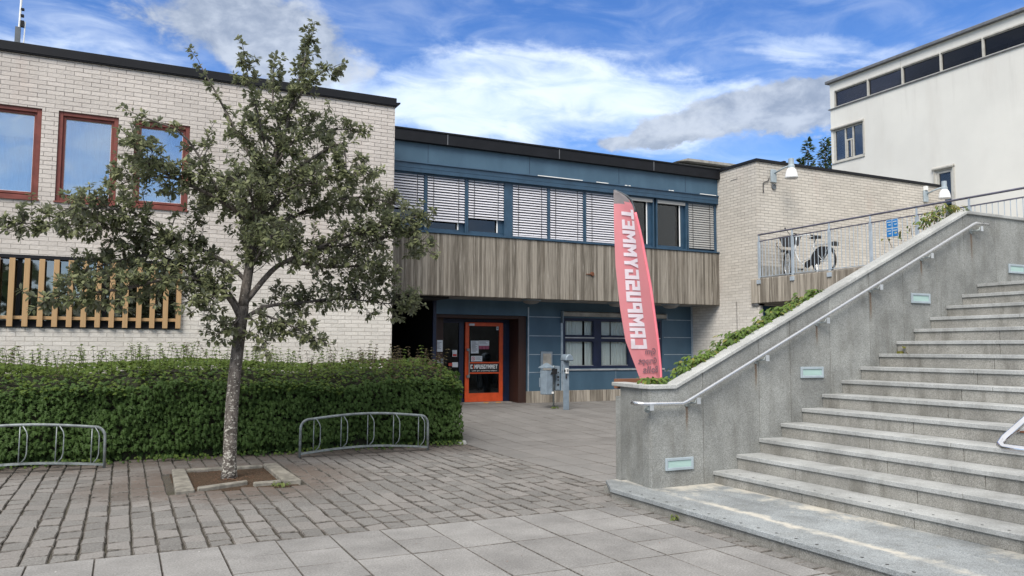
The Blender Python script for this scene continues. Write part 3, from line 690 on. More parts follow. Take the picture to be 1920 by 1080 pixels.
hn = MB().tube([(7.715, YD-.07, .85), (7.715, YD-.07, 1.55)], .014); hn.box(7.66, 7.73, YD-.075, YD-.02, .84, .90).box(7.66, 7.73, YD-.075, YD-.02, 1.50, 1.56); hn.build('handle', M_galv, dr)
MB().box(7.72, 7.86, YD-.06, YD-.02, 2.13, 2.18).build('door_closer', M_alu, dr)
MB().box(8.671, 8.70, YD-.03, YD+.02, .5, .62).box(8.671, 8.70, YD-.03, YD+.02, 1.28, 1.40).box(8.671, 8.70, YD-.03, YD+.02, 1.9, 2.02).build('hinge', M_plas, dr)
block('lettering', 'C', M_white, dr, (7.775, YD-.016, 1.055), (1, 0, 0), (0, 0, 1), .105, .06)
block('lettering', 'MPUSGYMMET', M_white, dr, (7.885, YD-.016, 1.055), (1, 0, 0), (0, 0, 1), .105, .63)
fg = MB().box(7.848, 7.872, YD-.017, YD-.013, 1.055, 1.122); fg.lathe((7.86, YD-.015, 1.142), [(0, -.002), (.014, -.002), (.014, .002), (0, .002)], 10, 'y'); fg.build('orange_figure', M_orange, dr)
text('lettering', '- padel  gym  gruppträning  bollsport', M_white, dr, (7.80, YD-.016, .985), (1, 0, 0), (0, 0, 1), .038, .70, .015)
pp = MB().box(7.79, 8.00, YD-.001, YD+.003, 1.44, 1.755).box(8.005, 8.29, YD-.001, YD+.003, 1.63, 1.76).box(7.795, 8.10, YD-.001, YD+.003, 1.24, 1.375).box(8.49, 8.55, YD-.001, YD+.003, 2.03, 2.12)
pp.build('notice', M_paper, dr)
ik = MB()
for k in range(9): ik.box(7.81, 7.81+rd.uniform(.1, .17), YD-.003, YD-.0015, 1.72-k*.029, 1.731-k*.029)
for k in range(3): ik.box(8.02, 8.02+rd.uniform(.16, .25), YD-.003, YD-.0015, 1.735-k*.03, 1.744-k*.03); ik.box(7.92, 7.92+rd.uniform(.1, .16), YD-.003, YD-.0015, 1.34-k*.03, 1.348-k*.03)
ik.box(8.505, 8.535, YD-.003, YD-.0015, 2.06, 2.095)
ik.build('notice_print', M_ink, dr)
ph = MB()
for k in range(3): ph.box(8.01+k*.095, 8.095+k*.095, YD-.002, YD+.003, 1.545, 1.628)
ph.build('notice_photo', M_pinkink, dr)
rg = MB(); pts = [(7.855+.042*math.cos(t*math.pi/10), YD-.004, 1.307+.042*math.sin(t*math.pi/10)) for t in range(20)]; rg.tube(pts, .006, 5, closed=True); rg.tube([(7.826, YD-.004, 1.336), (7.884, YD-.004, 1.278)], .005, 5)
rg.build('no_smoking_mark', M_redink, dr); MB().box(7.835, 7.875, YD-.003, YD-.001, 1.302, 1.311).build('no_smoking_cigarette', M_ink, dr)
th = MB().box(7.50, 8.80, YD-.30, YD+.0, .2, .232); w = th.build('threshold', M_conc, CB)
hz = MB()
for xx in (7.98, 8.32): hz.q((xx, YD-.303, .205), (xx+.14, YD-.303, .205), (xx+.17, YD-.303, .228), (xx+.03, YD-.303, .228)).q((xx+.03, YD-.30, .234), (xx+.17, YD-.30, .234), (xx+.22, YD-.2, .234), (xx+.08, YD-.2, .234))
hz.build('hazard_stripe', M_yel, w)
nb = MB().box(6.74, 6.93, YB+.285, YB+.297, 1.48, 1.76); o = nb.build('notice', M_paper, CB); tk = MB()
for k in range(6): tk.box(6.76, 6.76+rd.uniform(.08, .15), YB+.281, YB+.284, 1.70-k*.03, 1.709-k*.03)
tk.build('notice_print', M_ink, o)
MB().box(6.70, 6.76, YB+.27, YB+.297, 1.28, 1.46).build('sensor_box', M_white, CB); e = MB(); e.lathe((6.80, YB+.28, 1.22), [(0, -.03), (.05, -.03), (.06, .0), (.06, .02)], 16, 'y'); e.build('bell_push', M_alu, CB); MB().box(6.88, 6.94, YB+.26, YB+.297, 1.18, 1.32).build('card_reader', M_greyp, CB)
s2 = MB().box(7.30, 7.42, YD+.012, YD+.018, 1.36, 1.52).box(7.30, 7.45, YD+.012, YD+.018, 1.10, 1.22); o = s2.build('sticker', M_paper, CB); MB().box(7.20, 7.30, YD+.012, YD+.018, 1.13, 1.20).box(7.31, 7.41, YD+.008, YD+.011, 1.37, 1.42).build('sticker_print', M_redink, o)
# table seen dimly behind the door glass, and the dark passage beside the entrance
tb = MB().box(7.7, 8.6, YD+1.0, YD+1.5, .92, .96)
for xx in (7.85, 8.2, 8.5): tb.tube([(xx, YD+1.1, .25), (xx+.08, YD+1.3, .92)], .02, 6)
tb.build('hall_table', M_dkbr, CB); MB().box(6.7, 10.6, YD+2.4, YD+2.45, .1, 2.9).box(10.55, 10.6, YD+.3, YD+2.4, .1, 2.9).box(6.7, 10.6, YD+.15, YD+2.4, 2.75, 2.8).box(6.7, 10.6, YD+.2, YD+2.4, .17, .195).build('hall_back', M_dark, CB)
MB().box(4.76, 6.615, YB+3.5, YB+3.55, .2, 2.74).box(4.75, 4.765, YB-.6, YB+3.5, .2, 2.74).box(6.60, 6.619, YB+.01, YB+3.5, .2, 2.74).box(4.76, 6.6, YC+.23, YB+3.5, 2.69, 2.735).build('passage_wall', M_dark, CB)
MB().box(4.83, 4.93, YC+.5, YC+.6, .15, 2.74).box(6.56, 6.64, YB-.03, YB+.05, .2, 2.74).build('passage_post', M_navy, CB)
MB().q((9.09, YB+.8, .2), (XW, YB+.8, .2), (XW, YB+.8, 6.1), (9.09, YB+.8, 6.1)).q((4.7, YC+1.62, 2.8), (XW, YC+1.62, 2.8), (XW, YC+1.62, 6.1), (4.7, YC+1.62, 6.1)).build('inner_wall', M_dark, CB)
# lamps on the soffit: separate domes
cl = thing('ceiling_lamp', 'shallow grey dome lamp under the concrete band, above the orange door', 'lamp', (8.83, YC+.45, 2.745), 'dome lamps under the concrete band')
e = MB(); e.lathe((8.83, YC+.45, 2.745), [(.24, 0), (.24, -.025), (.21, -.03)], 24); e.build('rim', M_greyp, cl, smooth=True)
e = MB(); e.lathe((8.83, YC+.45, 2.745), [(.208, -.028), (.19, -.065), (.13, -.095), (.06, -.108), (.0, -.11)], 24); e.build('diffuser', M_soff, cl, smooth=True)
for xx, lb in ((11.3, 'shallow grey dome lamp under the concrete band, above the curtained window left of the banner'), (13.0, 'shallow grey dome lamp under the concrete band, right of the pink banner')):
    c2 = dup(cl); c2.location.x = xx; c2['label'] = lb

# ================================================================== BRICK WING (right)
BW = thing('brick_wing', 'windowless pale brick wing with thin black roof edge behind the bicycle', 'building', (XW, 15.0, 0))
wb = MB(); XE = 21.62
wall(wb, lambda a, z, d: (a, 15.0+d, z), XW, XE, 0, 6.34, [(14.42, 17.6, 1.0, 2.66)], .12)
wb.q((XW, 15, 0), (XW, 15, 6.34), (XW, 26, 6.34), (XW, 26, 0)); wb.q((XE, 15, 0), (XE, 26, 0), (XE, 26, 6.34), (XE, 15, 6.34))
wb.build('wall', M_brick2, BW)
MB().box(XW-.035, XE+.04, 14.96, 26, 6.34, 6.415).build('roof_edge', M_black, BW)
fr = MB(); ring(fr, 14.423, 17.597, 1.003, 2.657, .09, 15.02, 15.11); fr.box(15.4, 15.5, 15.02, 15.11, 1.09, 2.56); fr.box(16.5, 16.6, 15.02, 15.11, 1.09, 2.56)
w = fr.build('window', M_blue2, BW); MB().box(14.5, 17.55, 15.07, 15.076, 1.09, 2.56).build('pane', M_glass_dk, w); MB().box(14.3, 17.7, 15.8, 15.82, .9, 2.8).build('room_back', M_dark, w)
MB().box(14.36, 21.6, 14.94, 14.998, 3.35, 3.66).build('plinth', M_conc, BW)
e = MB(); e.lathe((14.86, 14.985, 5.735), [(.075, 0), (.075, -.02), (.06, -.025), (.055, -.005), (0, -.005)], 16, 'y'); e.build('air_vent', M_greyd, BW)
MB().tube([(14.50, 14.98, 5.55), (14.50, 14.98, 5.80), (14.68, 14.975, 5.88), (14.70, 14.97, 5.96)], .012, 6).build('cable', M_cord, BW)
MB().box(XW-.006, XW, 15.7, 15.95, 6.02, 6.03).box(XW-.006, XW, 15.7, 15.71, 6.02, 6.07).build('old_bracket', M_slate, BW)
MB().box(15.55, 15.63, 15.3, 15.4, 6.415, 6.56).build('roof_pipe', M_black, BW)
# wall lamps
def wall_lamp(x, lb):
    y = 14.995
    t = thing('wall_lamp', lb, 'lamp', (x, y, 6.0), 'bell-shaped lamps on the brick wing')
    MB().box(x-.085, x+.085, y-.06, y, 5.84, 6.18).build('back_plate', M_lampm, t, bevel=.01)
    MB().tube([(x+.02, y-.06, 6.08), (x+.06, y-.30, 6.16), (x+.09, y-.52, 6.20)], .022, 8).build('arm', M_lampm, t, smooth=True)
    e = MB(); cx, cy = x+.09, y-.55
    e.lathe((cx, cy, 6.12), [(.0, .24), (.068, .24), (.07, .08), (.085, .06), (.085, .0), (.0, .0)], 18); e.build('socket', M_lampm, t, smooth=False)
    e = MB(); e.lathe((cx, cy, 6.12), [(.08, 0), (.115, -.05), (.142, -.13), (.158, -.22), (.164, -.26), (.155, -.26), (.135, -.13), (.075, -.02)], 26); e.build('lamp_shade', M_shade, t, smooth=True)
    return t
wall_lamp(14.84, 'white bell lamp on bracket near the left corner of the brick wing')
w2 = wall_lamp(20.72, 'white bell lamp on bracket at the far right end of the brick wing')
MB().box(20.66, 20.75, 14.9, 14.99, 6.181, 6.30).build('photocell', M_white, w2)
# ================================================================== WHITE BUILDING
XB = 23.0
HB = thing('white_building', 'tall white rendered building with ribbon window under its flat roof', 'building', (XB, 20.3, 3.3))
hb = MB(); uvW = lambda a, z, d: (XB+d, a, z)
rib = (-9.8, 20.12, 10.37, 10.98)
hol = [rib, (18.9, 20.20, 8.36, 9.56), (15.70, 16.22, 3.36, 7.22)]
wall(hb, uvW, -10, 20.30, 0, 11.32, hol, .16)
hb.q((XB, 20.3, 0), (36, 20.3, 0), (36, 20.3, 11.32), (XB, 20.3, 11.32)); hb.q((XB, -10, 0), (XB, -10, 11.32), (36, -10, 11.32), (36, -10, 0))
hb.build('wall', M_render, HB)
MB().box(XB-.13, 36, -10.1, 20.42, 11.32, 11.42).build('roof_edge', M_slate, HB, bevel=.01)
MB().box(XB-.05, XB+.02, -10, 20.36, 10.34, 10.372).build('sill', M_slate, HB)
muls = [20.10, 18.66, 17.30, 15.92, 14.54]; d0 = 1.38
while muls[-1] > -8: muls.append(muls[-1]-d0)
for a, b in zip(muls[1:], muls):
    fr = MB()
    fr.box(XB+.01, XB+.11, a+.032, b-.032, 10.375, 10.415); fr.box(XB+.01, XB+.11, a+.032, b-.032, 10.945, 10.978); fr.box(XB-.008, XB+.12, b-.032, b+.032 if b < 20.1 else b, 10.373, 10.978)
    w = fr.build('window', M_trim, HB); MB().box(XB+.05, XB+.056, a+.032, b-.032, 10.415, 10.945).build('pane', M_glass_rib, w)
    MB().box(XB-.03, XB+.0, a+.03, b-.03, 10.975, 11.02).build('shade_box', M_trim, w)
MB().box(XB+1.6, XB+1.65, -9.8, 20.1, 10.2, 11.2).build('room_back', M_dark, HB)
rs = MB().box(XB+.5, XB+.58, 15.05, 15.15, 10.37, 11); rs.tube([(XB+.6, 14.3, 10.3), (XB+.6, 14.0, 11.0)], .035, 6); rs.tube([(XB+.6, 13.7, 11), (XB+.6, 13.35, 10.3)], .035, 6); rs.box(XB+.3, XB+.5, 19.2, 20.05, 10.3, 10.62); rs.build('roof_strut', M_trim, HB)
fr = MB()
fr.box(XB+.02, XB+.10, 18.905, 18.955, 8.365, 9.555).box(XB+.02, XB+.10, 20.12, 20.195, 8.365, 9.555).box(XB+.02, XB+.10, 18.955, 20.12, 8.365, 8.42).box(XB+.02, XB+.10, 18.955, 20.12, 9.50, 9.555)
fr.box(XB+.02, XB+.10, 19.66, 19.71, 8.42, 9.5).box(XB+.02, XB+.10, 19.33, 19.38, 8.42, 9.5).box(XB+.02, XB+.10, 19.38, 19.66, 9.04, 9.09); fr.box(XB+.015, XB+.09, 19.42, 19.46, 8.44, 9.04).box(XB+.015, XB+.09, 19.60, 19.64, 8.44, 9.04)
w = fr.build('window', M_trim, HB); MB().box(XB+.05, XB+.056, 18.95, 20.12, 8.42, 9.5).build('pane', M_glass_dk, w); MB().box(XB+.9, XB+.95, 18.5, 20.28, 8, 9.8).build('room_back', M_dark, w)
MB().box(XB-.04, XB+.0, 18.86, 20.27, 8.31, 8.355).build('sill', M_trim, w)
MB().tube([(XB-.03, 18.86, 9.60), (XB-.03, 20.27, 9.60)], .055, 10).box(XB-.04, XB+.0, 18.855, 18.885, 8.4, 9.6).build('shade_box', M_trim, w)
MB().box(XB+.3, XB+.34, 19.75, 20.1, 8.4, 9.5).build('curtain', M_curt, w)
fr = MB().box(XB+.02, XB+.1, 15.70, 15.75, 3.36, 7.21).box(XB+.02, XB+.1, 16.14, 16.215, 3.36, 7.21).box(XB+.02, XB+.1, 15.75, 16.14, 7.14, 7.21)
w = fr.build('window', M_trim, HB); MB().box(XB+.05, XB+.056, 15.75, 16.14, 5.9, 7.14).build('pane', M_glass_dk, w); MB().box(XB+.10, XB+.11, 15.75, 16.14, 5.9, 7.1).build('roller_blind', M_paper, w); MB().box(XB+.05, XB+.07, 15.75, 16.14, 3.36, 5.89).build('lower_panel', M_greyd, w)
MB().tube([(XB-.03, 15.60, 7.30), (XB-.03, 16.32, 7.30)], .06, 10).box(XB-.05, XB+.0, 15.60, 15.64, 4.8, 7.3).box(XB-.05, XB+.0, 16.25, 16.29, 6.2, 7.3).build('shade_box', M_trim, w); MB().box(XB+.6, XB+.62, 15.5, 16.4, 3.4, 7.4).build('room_back', M_dark, w)
MB().box(XB-.006, XB, 17.34, 17.352, 11.0, 11.32).build('crack_line', M_trim, HB)
# pale roof house far behind
rh = thing('roof_house', 'low pale rooftop structure showing just above the centre roof', 'building', (20, 24, 6.2))
MB().prism([(24, 6.3), (24, 8.72), (26.5, 8.8), (26.5, 6.3)], 'x', 18.95, 26).build('wall', M_render, rh); MB().prism([(18.62, 8.70), (19.15, 8.87), (26.4, 8.95), (26.4, 8.85), (19.1, 8.77)], 'y', 23.7, 26.8).build('roof', M_conc, rh)
an = thing('antenna_mast', 'thin roof antenna mast with slim whip aerials on the left brick building', 'antenna', (-2.35, 20, 6.5))
MB().tube([(-2.35, 20, 6.55), (-2.35, 20, 8.5)], .035, 8).box(-2.40, -2.30, 19.95, 20.05, 8.1, 8.6).build('mast', M_greyd, an)
MB().tube([(-2.33, 20, 8.55), (-2.31, 20, 9.6)], .022, 8).tube([(-2.24, 20, 7.9), (-2.22, 20, 8.75)], .014, 6).tube([(-2.35, 20, 8.0), (-2.24, 20, 8.0)], .012, 6).build('aerial', M_white, an)
MB().box(-2.31, -2.24, 19.96, 20.04, 8.62, 8.76).box(-2.31, -2.25, 19.96, 20.04, 8.85, 8.9).box(-2.31, -2.25, 19.96, 20.04, 9.0, 9.04).build('aerial_clamp', M_black, an)

# ================================================================== STAIRCASE
YW = 6.79; NX, NZ = .3298, .1577
SC = thing('stone_staircase', 'wide grey granite staircase climbing to the right beside the planter wall', 'stairs', (5.7, 3, 0))
def pieces(y0, y1, lo, hi, rr):
    out = []; y = y1
    while y > y0: l = rr.uniform(lo, hi); out.append((max(y-l, y0), y)); y -= l
    return out
pl = MB(); rr = random.Random(4)
for (a, b) in pieces(-6, 7.02, 1.15, 1.5, rr): pl.box(4.592, 4.965, a+.003, b-.003, .072, .115)
for (a, b) in pieces(-6, 7.38, .75, 1.15, rr): pl.box(4.972, 5.42, a+.005, b-.005, .070, .113)
for (a, b) in pieces(-6, 7.40, .75, 1.15, rr): pl.box(5.430, 6.02, a+.005, b-.005, .070, .114)
pl.prism([(4.60, 7.022), (4.97, 7.022), (4.97, 7.46), (4.83, 7.46)], 'z', .071, .1145)
pl.build('bottom_platform', M_plat, SC, bevel=.004)
pb = MB()
for (a, b) in pieces(-6, 7.02, 1.0, 1.4, rr): pb.box(4.615, 4.76, a+.002, b-.002, -.05, .0715)
pb.prism([(4.617, 7.022), (4.9, 7.022), (4.9, 7.44), (4.845, 7.44)], 'z', -.05, .071); pb.box(4.762, 6.0, -6, 7.4, -.05, .0655)
pb.build('platform_riser', M_riser, SC)
dots = MB()
for k in range(60): dots.lathe((4.66, 6.75-.20*k, .1165), [(0, 0), (.013, 0), (.013, -.01)], 10)
for k in range(60): dots.lathe((5.83, 6.65-.20*k, .2485), [(0, 0), (.011, 0), (.011, -.01)], 10)
dots.build('stud', M_plas, SC)
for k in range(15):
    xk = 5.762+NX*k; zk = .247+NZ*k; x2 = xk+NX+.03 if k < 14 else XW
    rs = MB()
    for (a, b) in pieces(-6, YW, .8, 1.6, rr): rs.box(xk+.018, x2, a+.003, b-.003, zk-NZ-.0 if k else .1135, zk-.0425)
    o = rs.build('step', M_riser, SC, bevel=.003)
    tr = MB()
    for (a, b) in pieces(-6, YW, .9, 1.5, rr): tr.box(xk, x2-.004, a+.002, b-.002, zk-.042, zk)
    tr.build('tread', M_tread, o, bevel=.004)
# ================================================================== PLANTER WALL
PW = thing('planter_wall', 'grey granite planter wall sloping up along the stairs', 'wall', (5, YW, 0))
CZ = [(4.90, 1.135), (5.265, 1.135), (10.20, 3.40), (14.2, 3.40)]       # underside of the coping
def cz(x):
    for (a, za), (b, zb) in zip(CZ, CZ[1:]):
        if x <= b: return za+(zb-za)*(x-a)/(b-a)
    return CZ[-1][1]
wl = MB(); js = [4.95, 5.645, 6.45, 6.93, 7.58, 8.27, 8.9, 9.56, 10.14, 10.83, 11.5, 12.3, 13.1, 14.2]
for a, b in zip(js, js[1:]):
    pts = [(a+.003, -.02), (b-.003, -.02)] + [(x, cz(x)) for x in sorted({a+.003, b-.003, *[q for q, _ in CZ if a < q < b]}, reverse=True)]
    wl.prism(pts, 'y', YW, YW+.045)
wl.prism([(x, z-.003) for x, z in [(4.96, -.02), (14.19, -.02), (14.19, 3.40), (10.20, 3.40), (5.265, 1.135), (4.96, 1.135)]], 'y', YW+.0455, YW+.16)
wl.prism([(4.952, YW+.003), (5.10, YW+.161), (5.20, 7.50), (5.055, 7.50)], 'z', -.02, 1.134)
wl.prism([(5.07, -.02), (14.19, -.02), (14.19, 3.10), (10.20, 3.10), (5.67, 1.02), (5.07, 1.02)], 'y', 7.501, 7.62)
wl.build('wall', M_gran, PW, bevel=.003)
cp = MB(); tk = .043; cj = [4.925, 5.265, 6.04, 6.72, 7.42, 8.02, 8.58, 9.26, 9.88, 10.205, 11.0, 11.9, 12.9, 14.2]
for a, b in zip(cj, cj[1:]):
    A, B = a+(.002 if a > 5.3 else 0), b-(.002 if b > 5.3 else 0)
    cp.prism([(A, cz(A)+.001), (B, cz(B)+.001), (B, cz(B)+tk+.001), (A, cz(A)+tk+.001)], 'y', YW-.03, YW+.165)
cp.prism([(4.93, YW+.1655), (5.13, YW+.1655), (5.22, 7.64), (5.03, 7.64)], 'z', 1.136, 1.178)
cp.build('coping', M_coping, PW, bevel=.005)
MB().prism([(5.16, .95), (5.55, .95), (10.2, 3.08), (14.19, 3.08), (14.19, 2.8), (10.2, 2.8), (5.6, .7), (5.16, .7)], 'y', YW+.162, 7.50).build('soil', M_soil, PW)
MB().prism([(5.13, 7.66), (5.75, 7.66), (5.75, 7.74), (5.13, 7.74)], 'z', 1.10, 1.21).build('plank_edge', M_plank, PW)
def f_stain(g, p):
    ob = g.obj(); x, y, z = g.xyz(ob)
    p.inputs['Roughness'].default_value = .9
    uv = g.new('ShaderNodeTexCoord').outputs['UV']; U, V, _ = g.xyz(uv)
    nz = g.noise(g.vm(ob, (60, 1, 5)), 1, 4, .6)
    a = g.mul(g.rng(g.m('ABSOLUTE', g.add(U, -.5, g.mul(g.add(nz, -.5), .5))), .04, .40, 1, 0), g.rng(V, .0, .75, 0, 1))
    g.put(p.inputs['Base Color'], g.mix(V, (.30, .21, .12), (.20, .105, .05))); g.put(p.inputs['Alpha'], g.mul(a, .6))
M_stain = mat('rust run', f_stain)
st = MB()
BR = [(4.81, .93), (5.42, .98), (6.40, 1.43), (7.36, 1.87), (8.29, 2.30), (9.26, 2.745), (10.30, 3.17)]
for (x, z) in BR:
    l = rr.uniform(.26, .46); st.q((x-.028, YW-.0025, z-.03-l), (x+.028, YW-.0025, z-.03-l), (x+.028, YW-.0025, z-.03), (x-.028, YW-.0025, z-.03))
st.f = st.f[1:]; st.mi = st.mi[1:]; st.v = st.v[4:]; st.f = [tuple(i-4 for i in q) for q in st.f]
o = st.build('rust_stain', M_stain, PW)
uvl = o.data.uv_layers.new(name='uv')
for pgn in o.data.polygons:
    for li, c in zip(pgn.loop_indices, ((0, 0), (1, 0), (1, 1), (0, 1))): uvl.data[li].uv = c
# handrail on the wall
HR = thing('handrail', 'stainless steel handrail bracketed along the sloping planter wall', 'handrail', (5, 6.72, .9))
HY = YW-.085
MB().tube([(4.72, HY+.10, 1.005), (4.80, HY, .992), (5.30, HY, .985), (5.36, HY, 1.005), (10.22, HY, 3.245), (10.28, HY, 3.268), (10.56, HY, 3.272)], .0215, 12).build('rail', M_steel, HR, smooth=True)
for (x, z) in BR:
    b = MB(); yb = YW-.002
    if x < 4.95: yb = YW+.10; 
    b.lathe((x+(.1 if x < 4.9 else 0), yb if x > 4.9 else YW+.0, z), [(0, -.012), (.036, -.010), (.038, 0)], 16, 'y')
    b.tube([(x+(.1 if x < 4.9 else 0), YW-.01, z), (x+.05, HY-.0, z+.01), (x+.065, HY, z+.045)], .011, 8)
    b.build('bracket', M_galv, HR)
    MB().box(x+.055, x+.105, HY-.024, HY-.019, z-.005, z+.062).build('clip_plate', M_alu, HR)
# chrome loop rail in the middle of the flight
CR = thing('stair_rail', 'polished chrome double handrail loop in the middle of the stairs', 'handrail', (5.1, 3.05, .3))
sl_ = NZ/NX; L2 = 4.6; pts = []
pts.append((5.04+L2, 3.20, .955+L2*sl_)); pts += [(5.10, 3.20, .985), (5.045, 3.19, .952), (5.02, 3.15, .938), (5.02, 2.98, .938), (5.045, 2.93, .952), (5.10, 2.92, .985), (5.04+L2, 2.92, .955+L2*sl_)]
MB().tube(pts, .024, 12).build('rail', M_chrome, CR, smooth=True)
for k in range(4):
    x = 5.27+1.3*k; zz_ = .955+(x-5.04)*sl_
    MB().box(x-.03, x+.03, 3.055, 3.065, zz_-.86, zz_-.0).box(x-.02, x+.02, 2.93, 3.19, zz_-.045, zz_-.035).build('post', M_rust, CR)
# recessed wall lights
WL = None
for i, (x0, x1, z0, z1, lb) in enumerate(((5.125, 5.485, .285, .425, 'lowest of the four oblong wall lights, near the wall corner by the bottom step'), (7.075, 7.44, 1.225, 1.345, 'oblong wall light second from the bottom on the sloping wall'), (9.03, 9.39, 2.155, 2.275, 'oblong wall light third from the bottom, above the yellowing weed'), (11.08, 11.44, 2.635, 2.755, 'highest oblong wall light, at the top landing by the frame edge'))):
    if WL is None:
        t = thing('wall_light', lb, 'wall light', (x0, YW, z0), 'oblong frosted lights set in the planter wall'); WL = t
        fr = MB(); ring(fr, x0, x0+.365, z0, z0+.13, .03, YW-.024, YW-.001); fr.build('frame', M_lampm, t, bevel=.004)
        MB().box(x0+.0305, x0+.3345, YW-.014, YW-.002, z0+.0305, z0+.0995).build('diffuser', M_diff, t)
    else:
        t = dup(WL); t.location = (x0, YW, z0); t['label'] = lb
# ================================================================== RAISED WALKWAY + RAILING + SIGN
DK = thing('raised_walkway', 'board-marked concrete walkway edge carrying the railing beside the brick wing', 'walkway', (XW, 10, 2.7))
MB().box(XW-.05, XW+.22, 7.63, 15.24, 2.715, 3.335).build('edge_beam', M_board2, DK, bevel=.015)
MB().box(XW+.221, XB-.003, 7.63, 14.935, 3.05, 3.35).box(XW-.0, XB-.004, -8, 7.629, 2.4, 3.35).build('deck', M_conc, DK)
MB().box(XW-.02, XW+.2, 7.7, 14.94, 3.336, 3.352).build('edge_flashing', M_slate, DK)
MB().box(XW-.04, XW+.18, 15.0, 15.22, 2.66, 2.713).build('bearing', M_slate, DK)
PR = thing('railing', 'blue-grey steel railing with thin vertical bars on the raised walkway', 'railing', (XW, 10, 3.3))
px_ = XW-.005
posts = [14.96-1.105*k for k in range(8)]
for yk in posts:
    MB().box(px_-.018, px_+.018, yk-.036, yk+.036, 3.26, 4.275).box(px_-.014, px_+.014, yk-.016, yk+.016, 4.276, 4.43).box(px_-.075, px_-.019, yk-.085, yk+.036, 3.20, 3.30).build('post', M_rail, PR, bevel=.003)
MB().tube([(px_, 14.98, 4.445), (px_, 7.15, 4.445)], .022, 8).build('top_rail', M_railtop, PR)
MB().box(px_-.012, px_+.012, 7.2, 14.96, 4.268, 4.292).build('mid_rail', M_railtop, PR)
MB().box(px_-.02, px_+.02, 7.2, 14.92, 3.372, 3.385).build('bottom_rail', M_rail, PR)
for a, b in zip(posts, posts[1:]):
    bm = MB(); n = 10
    for j in range(1, n): yy = a+(b-a)*j/n; bm.tube([(px_, yy, 3.386), (px_, yy, 4.267)], .0075, 6, cap=False)
    bm.build('infill_bars', M_rail, PR)
SG = thing('notice_sign', 'small sign with four blue panels fixed to the railing bars', 'sign', (px_-.03, 11.1, 3.9))
MB().box(px_-.022, px_-.016, 10.955, 11.235, 3.905, 4.275).build('panel', M_sign, SG)
for (ya, yb) in ((11.105, 11.225), (10.965, 11.085)):
    for (za, zb) in ((4.105, 4.265), (3.915, 4.08)):
        b = MB().box(px_-.027, px_-.0225, ya, yb, za, zb).build('blue_panel', M_sblue, SG)
        q = MB()
        for k, wd in enumerate((.09, .06)): q.box(px_-.030, px_-.0275, ya+.015, ya+.015+wd, zb-.055-k*.06, zb-.035-k*.06)
        q.build('panel_print', M_sign, b)
# ---------------------------------------------------------------- bicycle
BK = thing('bicycle', 'white step-through bicycle with dark front basket parked behind the railing', 'bicycle', (15.0, 14.1, 3.352))
def bk(s_, z, t=0): return (15.0+t-.06*s_, 14.1+s_, 3.352+z)
def wheel(cs, yaw=0):
    rim, ty = MB(), MB(); n = 36
    def wp(a, rad, t=0): 
        dx = rad*math.cos(a); return bk(cs+dx*math.cos(yaw), .34+rad*math.sin(a), t+dx*math.sin(yaw))
    ty.tube([wp(2*math.pi*i/n, .322) for i in range(n)], .027, 7, closed=True); rim.tube([wp(2*math.pi*i/n, .298) for i in range(n)], .009, 6, closed=True)
    for i in range(18): rim.tube([wp(2*math.pi*i/18, .02), wp(2*math.pi*i/18+.12, .298)], .0022, 3, cap=False)
    rim.tube([wp(0, .0, -.05), wp(0, .0, .05)], .02, 8)
    w = rim.build('wheel', M_alu, BK); ty.build('tyre', M_tyre, w, smooth=True)
wheel(-.52); wheel(.56, .55)
fm = MB(); fm.tube([bk(.34, .66), bk(.22, .40), bk(.08, .30), bk(-.08, .285)], [.016]*4, 8).tube([bk(-.08, .285), bk(-.25, .80)], .015, 8).tube([bk(-.52, .34, .05), bk(-.08, .285, .03)], .011, 6).tube([bk(-.52, .34, -.05), bk(-.08, .285, -.03)], .011, 6)
fm.tube([bk(-.52, .34, .05), bk(-.22, .70, .02)], .010, 6).tube([bk(-.52, .34, -.05), bk(-.22, .70, -.02)], .010, 6).tube([bk(.36, .62), bk(.31, .82)], .024, 8).tube([bk(.16, .36), bk(-.14, .47)], .012, 6)
fm.build('frame', M_frame, BK, smooth=True)
fk = MB(); fk.tube([bk(.36, .64), bk(.44, .52, .07), bk(.56, .34, .08)], .013, 6).tube([bk(.36, .64), bk(.44, .52, -.05), bk(.56, .34, -.04)], .013, 6); fk.build('fork', M_frame, BK, smooth=True)
sd_ = MB(); sd_.prism([(-.44+14.1, 3.352+.93), (-.40+14.1, 3.352+.97), (-.18+14.1, 3.352+.945), (-.12+14.1, 3.352+.925), (-.2+14.1, 3.352+.90), (-.40+14.1, 3.352+.89)], 'x', 14.95, 15.09); sd_.tube([bk(-.25, .79), bk(-.29, .91)], .013, 6); sd_.build('saddle', M_plas, BK, bevel=.015)
hb_ = MB(); hb_.tube([bk(.31, .80), bk(.28, 1.02)], .013, 6).tube([bk(.05, 1.04, -.30), bk(.18, 1.08, -.24), bk(.30, 1.03, -.08), bk(.30, 1.03, .08), bk(.18, 1.08, .24), bk(.05, 1.04, .30)], .012, 7); w = hb_.build('handlebar', M_alu, BK, smooth=True)
MB().tube([bk(.10, 1.055, -.28), bk(.0, 1.03, -.315)], .018, 7).tube([bk(.10, 1.055, .28), bk(.0, 1.03, .315)], .018, 7).tube([bk(.30, 1.06, -.2), bk(.33, 1.2, -.30)], .008, 5).lathe(bk(.34, 1.21, -.31), [(0, -.01), (.03, 0), (0, .01)], 10, 'y').build('grip', M_plas, w)
bs = MB(); c0 = [bk(.34, .80, -.12), bk(.60, .80, -.12), bk(.60, .80, .12), bk(.34, .80, .12)]; c1 = [bk(.30, 1.04, -.18), bk(.68, 1.04, -.18), bk(.68, 1.04, .18), bk(.30, 1.04, .18)]
for i in range(4): bs.q(c0[i], c0[(i+1) % 4], c1[(i+1) % 4], c1[i])
